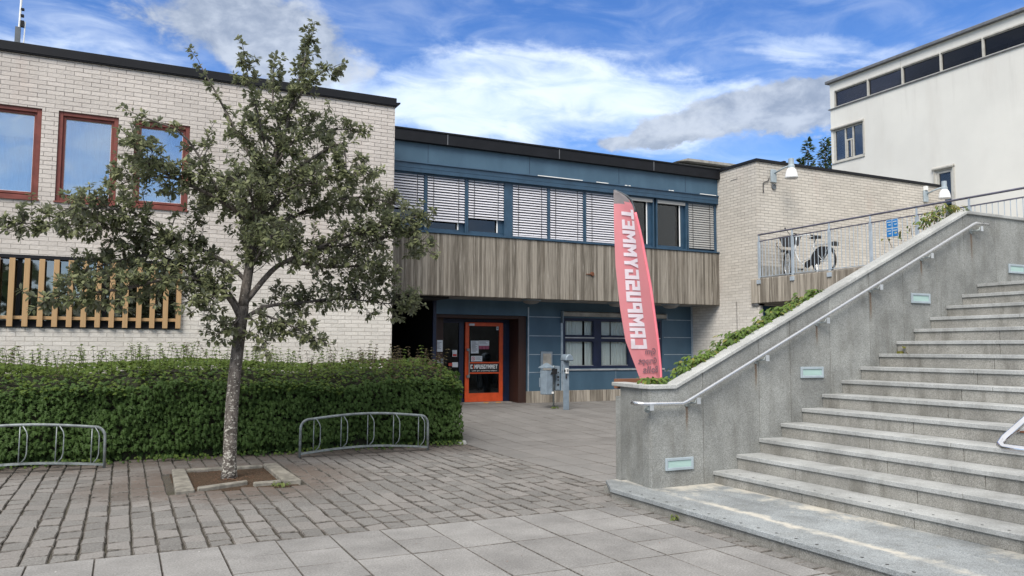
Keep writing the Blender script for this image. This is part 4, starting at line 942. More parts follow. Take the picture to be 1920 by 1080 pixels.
bs.q(*c0); bs.tube(c1, .008, 5, closed=True); bs.build('basket', M_bask, BK)
mg = MB()
for cs, a0, a1, yw in ((-.52, .2, 2.6, 0), (.56, .5, 2.5, .55)):
    for t in (-.028, .028):
        pass
    n = 14
    for i in range(n):
        a, b = a0+(a1-a0)*i/n, a0+(a1-a0)*(i+1)/n
        P = lambda an, t: bk(cs+.365*math.cos(an)*math.cos(yw)-t*math.sin(yw)*0, .34+.365*math.sin(an), t+.365*math.cos(an)*math.sin(yw))
        mg.q(P(a, -.03), P(a, .03), P(b, .03), P(b, -.03))
mg.build('mudguard', M_plas, BK)
sg_ = MB(); n = 12
for t in (-.045, .045):
    ring_ = [bk(-.52+.34*math.cos(.15+2.0*i/n), .34+.34*math.sin(.15+2.0*i/n), t) for i in range(n+1)]
    for a, b in zip(ring_, ring_[1:]): sg_.q(bk(-.46, .36, t), a, b)
sg_.build('skirt_guard', M_plas, BK)
rk = MB(); rk.tube([bk(-.20, .74, -.06), bk(-.82, .74, -.06)], .007, 5).tube([bk(-.20, .74, .06), bk(-.82, .74, .06)], .007, 5).tube([bk(-.75, .74, -.06), bk(-.52, .34, -.06)], .006, 5).tube([bk(-.75, .74, .06), bk(-.52, .34, .06)], .006, 5)
for s_ in (-.3, -.45, -.6, -.75): rk.tube([bk(s_, .74, -.06), bk(s_, .74, .06)], .006, 5)
rk.build('luggage_rack', M_alu, BK); MB().box(14.96, 15.10, 14.1-.9, 14.1-.82, 3.352+.66, 3.352+.76).build('rear_lamp', M_plas, BK)
ck = MB().box(14.955, 14.965, 14.1-.46, 14.1-.10, 3.352+.25, 3.352+.40); ck.lathe(bk(-.08, .285, -.06), [(.0, 0), (.09, 0), (.09, .012), (0, .012)], 20, 'x'); ck.tube([bk(-.08, .285, -.08), bk(.04, .17, -.10)], .009, 5).tube([bk(-.08, .285, .06), bk(-.20, .40, .08)], .009, 5).box(14.82, 14.91, 14.1+.0, 14.1+.09, 3.352+.155, 3.352+.18)
ck.build('crank', M_plas, BK); MB().tube([bk(-.35, .30, -.05), bk(-.45, .02, -.16)], .009, 6).build('kickstand', M_alu, BK)
MB().tube([bk(.40, .68, -.06), bk(.66, .70, -.12), bk(.72, .76, -.1), bk(.80, .82, -.1), bk(.84, .90, -.1), bk(.78, .92, -.1)], .008, 5).box(14.86, 14.93, 14.1+.62, 14.1+.70, 3.352+.67, 3.352+.72).build('front_lamp', M_plas, BK)

# ================================================================== FEATHER BANNER
FX, FY = 7.15, 9.5
FL = thing('feather_banner', 'tall pink feather banner with white mirrored lettering, behind the planter wall', 'banner', (FX, FY, 0))
Lf = [(1.04, 6.80), (1.36, 6.66), (1.67, 6.52), (2.13, 6.43), (2.74, 6.35), (3.36, 6.315), (3.86, 6.305)]
Rt = [(1.04, 7.14), (1.28, 7.13), (1.67, 7.09), (2.46, 6.97), (3.16, 6.82), (3.45, 6.74), (3.66, 6.67), (3.77, 6.58), (3.83, 6.45), (3.86, 6.31)]
def lerp(t, P):
    if t <= P[0][0]: return P[0][1]
    for (a, x), (b, y) in zip(P, P[1:]):
        if t <= b: return x+(y-x)*(t-a)/(b-a)
    return P[-1][1]
def fsurf(x, z):
    l, r_ = lerp(z, Lf), lerp(z, Rt); t = min(1, max(0, (x-l)/max(.05, r_-l)))
    return FY+.03*math.sin(t*5.2+z*.9)*(1-t)-.022*math.exp(-((x-l-.12-(1.67-min(z, 1.67))*.2)/.05)**2)*max(0, min(1, (2.1-z)))-.035*math.sin(t*math.pi)-.012*math.exp(-((t-.62)/.08)**2)*max(0, min(1, (2.0-z)))
fl, tip = MB(), MB(); nz_, nt = 70, 22
zs_ = [1.04+(3.86-1.04)*i/nz_ for i in range(nz_+1)]
for za, zb in zip(zs_, zs_[1:]):
    for j in range(nt):
        def P(z, jj):
            l, r_ = lerp(z, Lf), lerp(z, Rt)-.03; x = l+(max(r_, l+.001)-l)*jj/nt; return (x, fsurf(x, z), z)
        xm = P(za, j)[0]
        (tip if za > 3.62+(xm-6.32)*-.02+(.0) and za > 3.60+(xm-6.3)*.35 else fl).q(P(za, j), P(za, j+1), P(zb, j+1), P(zb, j))
fb = fl.build('cloth', M_flag, FL, smooth=True); tip.build('cloth_tip', M_flagtip, FL, smooth=True)
sv = MB(); path = [(lerp(z, Rt)-.018, FY, z) for z in [1.04+.06*i for i in range(44)]]+[(6.62, FY, 3.735), (6.55, FY, 3.79), (6.44, FY, 3.83), (6.33, FY, 3.855)]
sv.tube(path[:-5], .021, 8).build('pole_sleeve', M_sleeve, FL, smooth=True) if False else None
sv = MB(); sv.tube([p for p in path if p[2] < 3.6], .022, 8); sv.build('pole_sleeve', M_sleeve, FL, smooth=True)
MB().tube([p for p in path if p[2] > 3.55], .016, 8).tube([(7.16, FY, .03), (7.13, FY, .6), (7.122, FY, 1.05)], .014, 8).build('pole', M_greyd, FL, smooth=True)
MB().box(7.16-.35, 7.16+.35, FY-.02, FY+.02, .0, .02).box(7.14, 7.18, FY-.35, FY+.35, .021, .04).build('cross_base', M_greyd, FL)
wp_ = lambda q: Vector((q.x, fsurf(q.x, q.z)-.016, q.z))
def wbig(q):        # lettering follows the leaning middle line of the banner
    zc = q.z; return Vector((q.x+lerp(zc, [(1.5, 6.76), (2.13, 6.60), (2.74, 6.49), (3.6, 6.43)])-6.5, fsurf(q.x, q.z)-.007, q.z))
def wbig2(q):
    x = q.x+lerp(q.z, [(1.55, 6.605), (2.27, 6.505), (3.0, 6.44), (3.6, 6.40)])
    return Vector((x, fsurf(x, q.z)-.012, q.z))
block('big_lettering', 'CAMPUSGYMMET', M_flagw, FL, (0, FY, 1.56), (0, 0, 1), (1, 0, 0), .235, 2.03, warp=wbig2)
for s_, z, wd, x_ in (('Gym', 1.46, .20, 7.0), ('Gruppt', 1.325, .30, 7.015), ('Bolls', 1.215, .24, 7.03)):
    text('small_lettering', s_, M_flagg, FL, (x_, FY, z), (-1, 0, -.03), (0, 0, 1), .115 if s_[1] != 'o' else .10, wd, .03, warp=wp_)

# ================================================================== STREET FURNITURE BY THE DOOR
def box_at(mb, cx, cy, w, d, z0, z1): return mb.box(cx-w/2, cx+w/2, cy-d/2, cy+d/2, z0, z1)
bx, by, bz = 9.14, 16.35, zg(16.35)
BN = thing('litter_bin', 'grey hexagonal litter bin with pointed lid on a post', 'litter bin', (bx, by, bz))
MB().tube([(bx, by, bz), (bx, by, bz+1.0)], .022, 10).build('post', M_galv, BN, smooth=True)
e = MB(); cx, cy = bx-.20, by-.02; e.lathe((cx, cy, bz+.33), [(0, 0), (.155, 0), (.165, .01), (.17, .55), (.155, .56)], 6); e.box(cx-.19, cx-.175, cy-.02, cy+.02, bz+.5, bz+.72); e.build('body', M_greyp, BN, bevel=.006)
e = MB(); e.lathe((cx, cy, bz+.955), [(.215, -.01), (.215, .01), (.03, .105), (.0, .11)], 6); e.build('lid', M_greyp, BN)
MB().prism([(cx+.02, bz+.80), (cx+.17, bz+.80), (cx+.19, bz+.93), (cx+.09, bz+.92)], 'y', cy-.19, cy-.10).build('opening', M_plas, BN)
MB().box(cx+.05, cx+.10, cy-.165, cy-.155, bz+.35, bz+.40).build('label_tag', M_white, BN)
AS = thing('ashtray_box', 'flat grey perforated ashtray box on the bin post', 'ashtray', (bx+.09, by, bz+.4))
MB().box(bx+.028, bx+.14, by-.06, by+.10, bz+.42, bz+.99).build('body', M_greyp, AS, bevel=.008)
e = MB()
for k, zz_ in enumerate((.55, .66, .73, .84)): e.lathe((bx+.09, by-.0605, bz+zz_), [(0, -.003), (.018 if k % 2 else .028, -.003), (.018 if k % 2 else .028, .0)], 12, 'y')
e.build('holes', M_plas, AS)
cbn = thing('meter_cabinet', 'shallow grey meter cabinet on the blue wall behind the litter bin', 'cabinet', (9.61, YB, 1.0))
MB().box(9.45, 9.78, YB-.055, YB-.013, .93, 1.49).build('door', M_greyp, cbn, bevel=.006)
MB().box(9.505, 9.74, YB-.063, YB-.056, 1.0, 1.44).build('panel', M_conc, cbn)
px2, py2, pz2 = 9.24, 15.98, zg(15.98)
RP = thing('reader_post', 'slim grey card-reader post with rounded hood by the entrance', 'post', (px2, py2, pz2))
MB().box(px2-.075, px2+.075, py2-.06, py2-.03, pz2, pz2+1.2).box(px2+.055, px2+.075, py2-.029, py2+.06, pz2, pz2+1.2).build('post', M_greyp, RP, bevel=.006)
e = MB(); prof = [(py2-.20+.0, pz2+1.12)]+[(py2-.07-.13*math.cos(t*math.pi/10), pz2+1.16+.14*math.sin(t*math.pi/10)) for t in range(11)]+[(py2+.06, pz2+1.12)]
prof2 = [(px2-.105, pz2+1.13)]+[(px2-.0-.105*math.cos(t*math.pi/12), pz2+1.16+.125*math.sin(t*math.pi/12)) for t in range(13)]+[(px2+.105, pz2+1.13)]
e.prism(prof2, 'y', py2-.22, py2+.05); e.build('hood', M_greyp, RP, bevel=.02)
MB().box(px2-.04, px2+.035, py2-.11, py2-.061, pz2+.84, pz2+.96).build('card_reader', M_white, RP, bevel=.005); MB().box(px2-.02, px2+.0, py2-.114, py2-.1105, pz2+.87, pz2+.94).box(px2+.012, px2+.022, py2-.114, py2-.1105, pz2+.87, pz2+.94).build('reader_slot', M_plas, RP)
MB().box(px2-.06, px2-.04, py2-.10, py2-.061, pz2+.88, pz2+.93).tube([(px2-.01, py2-.075, pz2+.80), (px2-.01, py2-.075, pz2+.73)], .018, 8).build('button', M_plas, RP)
# ================================================================== BICYCLE RACKS
def rack(name_lb, x0, x1, y, loc):
    t = thing('bicycle_rack', name_lb, 'bike rack', loc, 'tube bicycle racks in front of the hedge')
    H, r_ = .535, .13; w_ = x1-x0; pts = [(x0, y, 0), (x0+.005, y, H-r_)]
    for k in range(1, 8): a = math.pi-k*math.pi/16; pts.append((x0+.005+r_+r_*math.cos(a), y, H-r_+r_*math.sin(a)))
    for k in range(0, 13): q = k/12; pts.append((x0+r_+.02+(w_-2*r_-.04)*q, y, H+.055*math.sin(math.pi*q)))
    for k in range(7, 0, -1): a = k*math.pi/16; pts.append((x1-.005-r_+r_*math.cos(a), y, H-r_+r_*math.sin(a)))
    pts += [(x1-.005, y, H-r_), (x1, y, 0)]
    MB().tube(pts, .0185, 10).build('frame', M_galv, t, smooth=True)
    bot = [(x0+.01+(w_-.02)*k/12, y+.01, .06+.062*math.sin(math.pi*k/12)) for k in range(13)]
    b = MB()
    for p, q in zip(bot, bot[1:]):
        b.q((p[0], y-.03, p[2]), (q[0], y-.03, q[2]), (q[0], y+.05, q[2]), (p[0], y+.05, p[2])); b.q((p[0], y-.03, p[2]-.022), (p[0], y-.03, p[2]), (q[0], y-.03, q[2]), (q[0], y-.03, q[2]-.022))
    b.build('bottom_rail', M_galv, t)
    for k in range(5):
        q = .10+.205*k; x = x0+w_*q; zt = H+.055*math.sin(math.pi*q)-.012; zb = .062+.062*math.sin(math.pi*q)+.005
        h = MB(); h.tube([(x, y, zt), (x-.002, y, zb)], .0075, 7).tube([(x+.03, y-.01, zt), (x+.075, y-.03, zt-.075), (x+.085, y-.04, zt-.12), (x+.085, y-.04, zb+.11), (x+.07, y-.03, zb+.05), (x+.03, y-.01, zb)], .0075, 7)
        h.build('wheel_hoop', M_galv, t, smooth=True)
    return t
rack('curved grey bike rack beneath the right end of the hedge', 2.31, 4.245, 11.54, (3.28, 11.54, 0))
rack('grey bike rack cut by the left edge of the view', -2.10, -.165, 11.56, (-1.13, 11.56, 0))
# ================================================================== TREE PIT, TREE
TP = thing('tree_pit', 'square tree pit edged with loose concrete kerbs round the trunk', 'tree pit', (1.2, 10.05, 0))
MB().box(.57, 1.86, 9.25, 10.83, -.04, -.006).build('soil', M_soil, TP)
k = MB(); k.prism([(.55, 9.17), (.745, 9.20), (.755, 10.86), (.60, 10.86)], 'z', -.03, .040); k.build('kerb', M_kerb, TP, bevel=.012)
k = MB(); k.prism([(1.70, 9.36), (1.90, 9.34), (1.87, 10.83), (1.70, 10.83)], 'z', -.03, .045); k.build('kerb', M_kerb, TP, bevel=.012)
k = MB(); k.prism([(.78, 9.27), (1.33, 9.52), (1.34, 9.61), (.78, 9.38)], 'z', -.03, .04); k.build('kerb', M_kerb, TP, bevel=.012)
k = MB(); k.prism([(1.38, 9.36), (1.69, 9.40), (1.69, 9.50), (1.38, 9.47)], 'z', -.03, .035); k.build('kerb', M_kerb, TP, bevel=.012)
k = MB(); k.prism([(.77, 10.78), (1.69, 10.76), (1.69, 10.86), (.77, 10.88)], 'z', -.03, .03); k.build('kerb', M_kerb, TP, bevel=.012)
def leaf(mb, p, d, n_, L, Wd, fold=.25, curl=.15):
    d = d.normalized(); sd2 = d.cross(n_)
    if sd2.length < 1e-3: sd2 = d.cross(Vector((1, .2, .3)))
    sd2.normalize(); up = sd2.cross(d)
    b = len(mb.v); mid = p+d*L*.5-up*Wd*fold*.5; tip_ = p+d*L-up*L*curl
    a1, a2 = p+d*L*.28+sd2*Wd*.40, p+d*L*.66+sd2*Wd*.46-up*L*curl*.3
    b1, b2 = p+d*L*.28-sd2*Wd*.40, p+d*L*.66-sd2*Wd*.46-up*L*curl*.3
    mb.v += [tuple(p), tuple(a1), tuple(a2), tuple(tip_), tuple(b2), tuple(b1), tuple(mid)]
    for q in ((0, 1, 6), (1, 2, 6), (2, 3, 6), (3, 4, 6), (4, 5, 6), (5, 0, 6)): mb.f.append(tuple(b+i for i in q)); mb.mi.append(mb.k)
BRANCH = {'trunk':[(1.2,10.13,-.03),(1.2,10.13,.6),(1.22,10.13,1.12),(1.26,10.13,1.63),(1.3,10.13,2.06)],
'leader':[(1.3,10.13,2.06),(1.36,10.13,2.55),(1.41,10.13,3.02),(1.54,10.13,3.64),(1.72,10.13,4.21),(1.84,10.13,4.71),(1.96,10.13,5.23),(2.06,10.13,5.62)],
'r1':[(1.33,10.13,2.12),(1.6,10.05,2.49),(1.78,9.96,2.63),(2.14,9.88,2.81),(2.55,9.8,2.99),(2.94,9.71,3.11),(3.42,9.63,3.29)],
'r2':[(1.30,10.13,1.90),(1.59,10.21,2.07),(2.0,10.29,2.13),(2.57,10.37,2.21),(3.18,10.45,2.17),(3.70,10.53,2.16)],
'r2b':[(1.47,10.17,1.99),(1.7,10.04,1.9),(1.93,9.88,1.78),(2.19,9.71,1.64)],
'l1':[(1.28,10.13,1.90),(1.13,10.06,2.15),(.88,10.0,2.31),(.52,9.93,2.37),(.02,9.86,2.22),(-.4,9.8,2.14),(-.74,9.73,2.08)],
'l1b':[(.88,10.0,2.31),(.35,10.23,2.64),(-.1,10.47,2.58),(-.55,10.7,2.42)],
'l2':[(1.34,10.13,2.36),(1.07,10.19,2.61),(.52,10.25,2.85),(-.12,10.31,2.94),(-.72,10.37,2.97),(-1.17,10.43,2.95)],
'l2b':[(.52,10.25,2.85),(.05,10.08,3.11),(-.33,9.92,3.11),(-.60,9.75,3.06)],
'l3':[(1.41,10.13,3.02),(1.03,9.98,3.3),(.48,9.83,3.51),(.19,9.68,3.61),(-.02,9.53,3.83)],
'l3b':[(.48,9.83,3.51),(.14,10.13,3.57),(-.12,10.43,3.48)],
'l3c':[(1.03,9.98,3.3),(.59,10.05,4.05),(.17,10.11,4.25),(.06,10.18,4.30)],
'u1':[(1.54,10.13,3.64),(1.22,10.26,4.18),(.97,10.4,4.7),(.74,10.53,5.15)],
'u2':[(1.57,10.13,3.78),(1.4,10.0,4.41),(1.27,9.86,4.75),(1.18,9.73,5.03)],
'u3':[(1.72,10.13,4.21),(1.61,10.28,4.72),(1.64,10.43,5.25)],
'u4':[(1.81,10.13,4.6),(2.04,9.98,4.98),(2.25,9.83,5.12)],
'u5':[(1.66,10.13,4.0),(2.09,10.3,4.37),(2.55,10.46,4.52),(2.80,10.63,4.56)],
'u6':[(1.51,10.13,3.5),(2.02,9.93,3.92),(2.37,9.73,4.12),(2.4,9.53,3.68)],
'r3':[(1.45,10.13,3.19),(2.02,9.9,3.61),(2.43,9.66,3.71),(2.64,9.43,3.72)],
'r4':[(1.42,10.13,2.96),(2.26,10.33,3.43),(2.88,10.53,3.63),(3.40,10.73,3.6)],
'r5':[(1.78,9.96,2.63),(2.38,10.19,2.61),(3.02,10.43,2.66),(3.36,10.66,2.48)],
'r6':[(2.14,9.88,2.81),(2.7,9.81,2.9),(3.24,9.75,3.03),(3.49,9.68,2.85)],
'l4':[(1.29,10.13,2.0),(1.05,9.96,2.27),(.81,9.8,2.03),(.62,9.63,2.11)],
'd1':[(1.3,10.13,2.0),(1.23,10.06,1.89),(1.1,10.0,1.76),(.98,9.93,1.72)],
'd2':[(1.32,10.13,1.94),(1.41,10.03,1.89),(1.46,9.93,1.79),(1.5,9.83,1.64)],
'f1':[(1.36,10.13,2.5),(1.45,9.7,2.75),(1.5,9.35,2.85),(1.42,9.0,2.8)],
'f2':[(1.41,10.13,3.0),(1.3,9.6,3.3),(1.15,9.25,3.45),(1.0,9.0,3.4)],
'f3':[(1.45,10.13,3.3),(1.75,9.7,3.5),(1.95,9.4,3.5)],
'c1':[(1.58,10.13,3.75),(1.75,9.85,4.05),(1.95,9.7,4.3),(2.05,9.6,4.4)],
'c2':[(1.5,10.13,3.45),(1.35,9.85,3.8),(1.22,9.7,4.05),(1.1,9.6,4.1)],
'c3':[(1.66,10.13,4.05),(1.5,10.45,4.35),(1.4,10.6,4.55)],
'b1':[(1.38,10.13,2.7),(1.6,10.6,3.0),(1.9,11.0,3.15),(2.1,11.3,3.1)],
'b2':[(1.43,10.13,3.1),(1.15,10.6,3.4),(.8,10.9,3.5)]}
rt = random.Random(21)
TR = thing('broadleaf_tree', 'small grey-green leafy tree with lichen-spotted trunk in the paved pit', 'tree', (1.2, 10.13, 0))
wood, twg, lv = MB(), MB(), MB()
def smooth_path(P, n=4):
    P = [Vector(p) for p in P]; out = []
    for i in range(len(P)-1):
        p0, p1, p2, p3 = P[max(i-1, 0)], P[i], P[i+1], P[min(i+2, len(P)-1)]
        for k in range(n):
            t = k/n; out.append(.5*((2*p1)+(p2-p0)*t+(2*p0-5*p1+4*p2-p3)*t*t+(3*p1-p0-3*p2+p3)*t**3))
    return out+[P[-1]]
def rosette(p, d, k, L=.066):
    for i in range(k):
        a = rt.uniform(0, 2*math.pi); ax_ = d.orthogonal().normalized(); o = Matrix.Rotation(a, 3, d) @ ax_
        dd = (d*rt.uniform(.0, .9)+o*rt.uniform(.6, 1)+Vector((0, 0, rt.uniform(-.45, .25)))).normalized()
        l = L*rt.uniform(.65, 1.25); leaf(lv, p+dd*.01-d*rt.uniform(0, .03), dd, (Vector((0, 0, 1))+d*.4+Vector((rt.uniform(-.5, .5), rt.uniform(-.5, .5), 0))), l, l*rt.uniform(.46, .6), rt.uniform(.1, .5), rt.uniform(.0, .35))
def twig(p, d, L, depth=0, dens=1.):
    n = max(3, int(L/.05)); q = p.copy(); pts = [q.copy()]; dd = d.copy()
    for i in range(n):
        dd = (dd+Vector((rt.uniform(-.22, .22), rt.uniform(-.22, .22), rt.uniform(-.12, .2)))).normalized(); q = q+dd*(L/n); pts.append(q.copy())
        if i > n*.25:
            for _ in range(rt.choice((1, 2, 3, 3))): rosette(q, dd, 1)
        if depth < 1 and i > n*.3 and rt.random() < .34*dens:
            s_ = (dd+Vector((rt.uniform(-1, 1), rt.uniform(-1, 1), rt.uniform(-.4, .8)))).normalized(); twig(q, s_, L*rt.uniform(.35, .6), depth+1, dens)
    rosette(q, dd, rt.randint(5, 8), .070)
    twg.tube(pts, [.0045*(1-.6*i/len(pts)) for i in range(len(pts))], 4, cap=False)
for nm, P in BRANCH.items():
    pts = smooth_path(P); n = len(pts); ln_ = sum((a-b).length for a, b in zip(pts, pts[1:]))
    if nm == 'trunk': rad = [.115, .098]+[.088-.0*i for i in range(n-2)]; rad = [.100 if i == 0 else (.088 if i == 1 else .080-.010*i/n) for i in range(n)]
    elif nm == 'leader': rad = [.060*(1-i/n)**1.25+.005 for i in range(n)]
    else: rad = [(.026 if ln_ > 1.6 else .014)*(1-i/n)**1.0+.003 for i in range(n)]
    if nm in ('r1', 'l1'): rad = [q*1.35 for q in rad]
    wood.tube(pts, rad, 12 if nm in ('trunk', 'leader') else 7)
    if nm == 'trunk': continue
    low = nm in ('d1', 'd2', 'r2b'); acc = 0
    for i in range(1, n):
        t = i/(n-1); seg = (pts[i]-pts[i-1]); sl2 = seg.length; d = seg.normalized()
        upper = pts[i].z > 3.9
        if t < (.12 if nm == 'leader' else .22): continue
        acc += sl2*((10 if nm in ('u1', 'l3c') else 33) if upper else (60 if nm[0] in 'lr' and nm not in ('l3b', 'l3c', 'r3') else 46))*(1.0 if not low else .8)*(1.35 if nm in ('leader',) and pts[i].z > 2.6 else 1)
        while acc > 1:
            acc -= 1; a = rt.uniform(0, 2*math.pi); o = Matrix.Rotation(a, 3, d) @ d.orthogonal().normalized()
            dd = (d*rt.uniform(.2, .9)+o+Vector((0, 0, .25 if not low else -.3))).normalized()
            L = rt.uniform(.12, .40)*(1-.45*t)*((.5 if nm in ('u1', 'l3c') else .72) if upper else 1.)*(.7 if low else 1)
            twig(pts[i]-seg*rt.random(), dd, L)
    twig(pts[-1], (pts[-1]-pts[-2]).normalized(), .18)
wood.build('trunk', M_bark, TR, smooth=True); o = twg.build('twigs', M_twig, TR); o = lv.build('crown', M_leaf, TR); print('tree leaves', len(lv.f)//6)

# ================================================================== HEDGE
rh_ = random.Random(5)
HG = thing('hedge', 'dense clipped green hedge with loose shoots along its top', 'hedge', (1, 12.9, 0))
def lobed(mb, p, n_, up, sz):
    n_ = n_.normalized(); s_ = n_.cross(up)
    if s_.length < 1e-3: s_ = n_.cross(Vector((1, 0, 0)))
    s_.normalize(); t_ = s_.cross(n_)
    b = len(mb.v); prof = ((0, -.42), (.42, -.30), (.22, -.06), (.52, .16), (.2, .22), (0, .62), (-.2, .22), (-.52, .16), (-.22, -.06), (-.42, -.30))
    mb.v.append(tuple(p+n_*sz*.10))
    for (a, c) in prof: mb.v.append(tuple(p+s_*a*sz+t_*c*sz-n_*abs(a)*sz*.3))
    for i in range(10): mb.f.append((b, b+1+i, b+1+(i+1) % 10)); mb.mi.append(mb.k)
HX0, HX1 = -3.6, 4.98
nz1 = lambda x, z: .05*math.sin(x*2.3+z*3)+.035*math.sin(x*6.1-z*5.2+1)+.02*math.sin(x*13+z*9)
hf = MB()
def htop(x, y):           # rounded top surface
    t = max(0, min(1, (y-11.95)/.75)); e = max(0, min(1, (HX1+.02-x)/.4))
    return (1.0+.30*math.sin(t*math.pi/2))*(.86+.14*math.sin(e*math.pi/2))+.04*math.sin(x*1.7)+.03*math.sin(x*4.3+y*3)
for _ in range(9800):     # front face
    x = rh_.uniform(HX0, HX1); z = rh_.uniform(.03, 1.02)*htop(x, 11.95)/1.0
    ins = rh_.random()**1.6*.13
    y = 11.96+nz1(x, z)+ins+(.10 if z < .15 else 0)
    hf.k = 0
    n_ = Vector((rh_.gauss(0, .45), -1, rh_.gauss(.35, .4))); lobed(hf, Vector((x, y, z+zg(y))), n_, Vector((rh_.gauss(0, .3), 0, -1)), rh_.uniform(.050, .085))
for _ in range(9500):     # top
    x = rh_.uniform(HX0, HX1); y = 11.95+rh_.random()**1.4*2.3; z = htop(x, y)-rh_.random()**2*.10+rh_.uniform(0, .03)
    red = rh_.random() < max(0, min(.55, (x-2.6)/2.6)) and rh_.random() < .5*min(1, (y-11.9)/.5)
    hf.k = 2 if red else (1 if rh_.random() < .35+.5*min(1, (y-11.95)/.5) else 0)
    lobed(hf, Vector((x, y, z)), Vector((rh_.gauss(0, .4), rh_.gauss(-.4, .4), 1)), Vector((rh_.gauss(0, .6), -1, 0)), rh_.uniform(.045, .075))
for _ in range(3000):     # end face
    y = rh_.uniform(11.98, 14.3); z = rh_.uniform(.05, 1)*htop(HX1-.02, y); x = HX1+nz1(y, z)-rh_.random()**1.6*.12+.05
    hf.k = 0; lobed(hf, Vector((x, y, z)), Vector((1, rh_.gauss(-.3, .5), rh_.gauss(.3, .4))), Vector((0, rh_.gauss(0, .3), -1)), rh_.uniform(.05, .08))
for _ in range(500):      # weeds creeping along the foot
    x = rh_.uniform(HX0, HX1); hf.k = 1 if rh_.random() < .5 else 0
    lobed(hf, Vector((x, 11.86+rh_.uniform(-.05, .1)+.04*math.sin(x*5), rh_.uniform(.02, .09))), Vector((rh_.gauss(0, .5), -.6, .8)), Vector((0, -.4, -1)), rh_.uniform(.035, .06))
for _ in range(420):      # loose shoots on top
    x = rh_.uniform(HX0, HX1-.05); y = 12.15+rh_.random()*1.9; z = htop(x, y)-.05; h = rh_.uniform(.12, .34)*(1.2 if rh_.random() < .15 else 1)
    dx, dy = rh_.gauss(0, .05), rh_.gauss(0, .05); red = rh_.random() < max(.03, min(.8, (x-2.2)/2.6)); hf.k = 2 if red else 1
    P = [Vector((x+dx*t, y+dy*t, z+h*t)) for t in (0, .35, .7, 1)]; kk_ = hf.k; hf.k = 3; hf.tube(P, .003, 3, cap=False); hf.k = kk_
    kk = int(h/.05)
    for i in range(1, kk+1):
        p = P[0].lerp(P[3], i/kk); a = rh_.uniform(0, 6.28)
        for s_ in (0, math.pi):
            o = Vector((math.cos(a+s_), math.sin(a+s_), rh_.uniform(-.1, .5))); lobed(hf, p+o*.025, Vector((o.x*.4, o.y*.4, 1)), o, rh_.uniform(.032, .054))
hf.build('foliage', [M_hleaf, M_htop, M_hred, M_twig], HG)
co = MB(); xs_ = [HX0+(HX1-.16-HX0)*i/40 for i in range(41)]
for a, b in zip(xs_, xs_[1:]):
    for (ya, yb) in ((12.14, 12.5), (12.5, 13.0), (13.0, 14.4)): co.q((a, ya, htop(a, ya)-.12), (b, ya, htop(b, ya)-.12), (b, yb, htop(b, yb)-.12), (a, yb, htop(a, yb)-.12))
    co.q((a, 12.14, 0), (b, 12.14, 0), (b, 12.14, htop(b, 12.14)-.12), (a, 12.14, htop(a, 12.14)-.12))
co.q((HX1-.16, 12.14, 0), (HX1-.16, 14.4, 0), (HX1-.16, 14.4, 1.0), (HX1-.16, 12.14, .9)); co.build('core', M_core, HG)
# ================================================================== CREEPERS AND WEEDS
def creeper(name, lb, cat, spots, k, sz, mats=(M_ivy, M_ivyy), py=.1, stems=True):
    sp_ = [Vector(s_[:3]) for s_ in spots]; c = sum(sp_, Vector())/len(sp_)
    t = thing(name, lb, cat, (c.x, c.y, min(s_.z for s_ in sp_)))
    m1, m2 = MB(), MB()
    for (x, y, z, rx, rz, nn) in spots:
        for _ in range(nn):
            a = rh_.uniform(0, 6.28); rr_ = rh_.random()**.5; p = Vector((x+rx*rr_*math.cos(a), y+rx*.8*rr_*math.sin(a), z+rz*rh_.random()))
            d = Vector((math.cos(a), math.sin(a)-.4, rh_.uniform(-.9, .1))); m1.k = 1 if rh_.random() < py else 0
            leaf(m1, p, d, Vector((rh_.gauss(0, .3), -.3, 1)), sz*rh_.uniform(.6, 1.25), sz*rh_.uniform(.35, .55), .3, .3)
        m2.tube([(x, y, z-.1), (x+rh_.uniform(-.1, .1), y, z+rz*.6)], .004, 4, cap=False)
    m1.build('leaves', list(mats), t); m2.build('stems', M_twig, t); return t
sp_ = []
for i in range(16):
    x = 5.62+(7.60-5.62)*i/15; w_ = .9+.3*math.sin(i*1.3)
    sp_.append((x, YW+.22, cz(x)+.0, .09, .09*w_, 80)); sp_.append((x, YW+.40, cz(x)-.08, .15, .14*w_, 60))
creeper('creeper', 'long strip of green creeper spilling over the lower sloping coping', 'creeper', sp_, 1, .075)
creeper('creeper', 'small round clump of creeper at the foot of the pink banner', 'creeper', [(5.15, YW+.24, 1.15, .14, .11, 90), (5.34, YW+.27, 1.15, .12, .10, 70)], 1, .085)
creeper('creeper', 'yellow-green creeper tuft at the top end of the sloping coping', 'creeper', [(x, YW+.28, cz(x)+.03, .13, .16, 46) for x in (9.75, 9.9, 10.05, 10.2, 10.35, 10.5)]+[(x, YW+.3, cz(x)+.12, .12, .05, 4) for x in (9.1, 9.3, 9.5)], 1, .07, py=.45)
creeper('weed', 'yellow-brown leafy weed growing at a step end below the third wall light', 'weed', [(8.80, YW-.08, 1.51, .07, .10, 24)], 1, .12, (M_ivyy, M_hred), .45)
creeper('weed', 'low green weed on a step tread, right of the yellow-brown weed', 'weed', [(8.87, 6.10, 1.352, .07, .04, 26)], 1, .06, (M_weed, M_ivyy))
creeper('weed', 'green weed tuft at the foot of the litter bin post', 'weed', [(bx, by-.06, bz, .06, .05, 40)], 1, .06, (M_weed, M_ivy))
creeper('weed', 'tiny green weed in the joint along the bottom stair edge', 'weed', [(4.59, 5.95, 0, .02, .05, 14)], 1, .05, (M_weed, M_ivy))
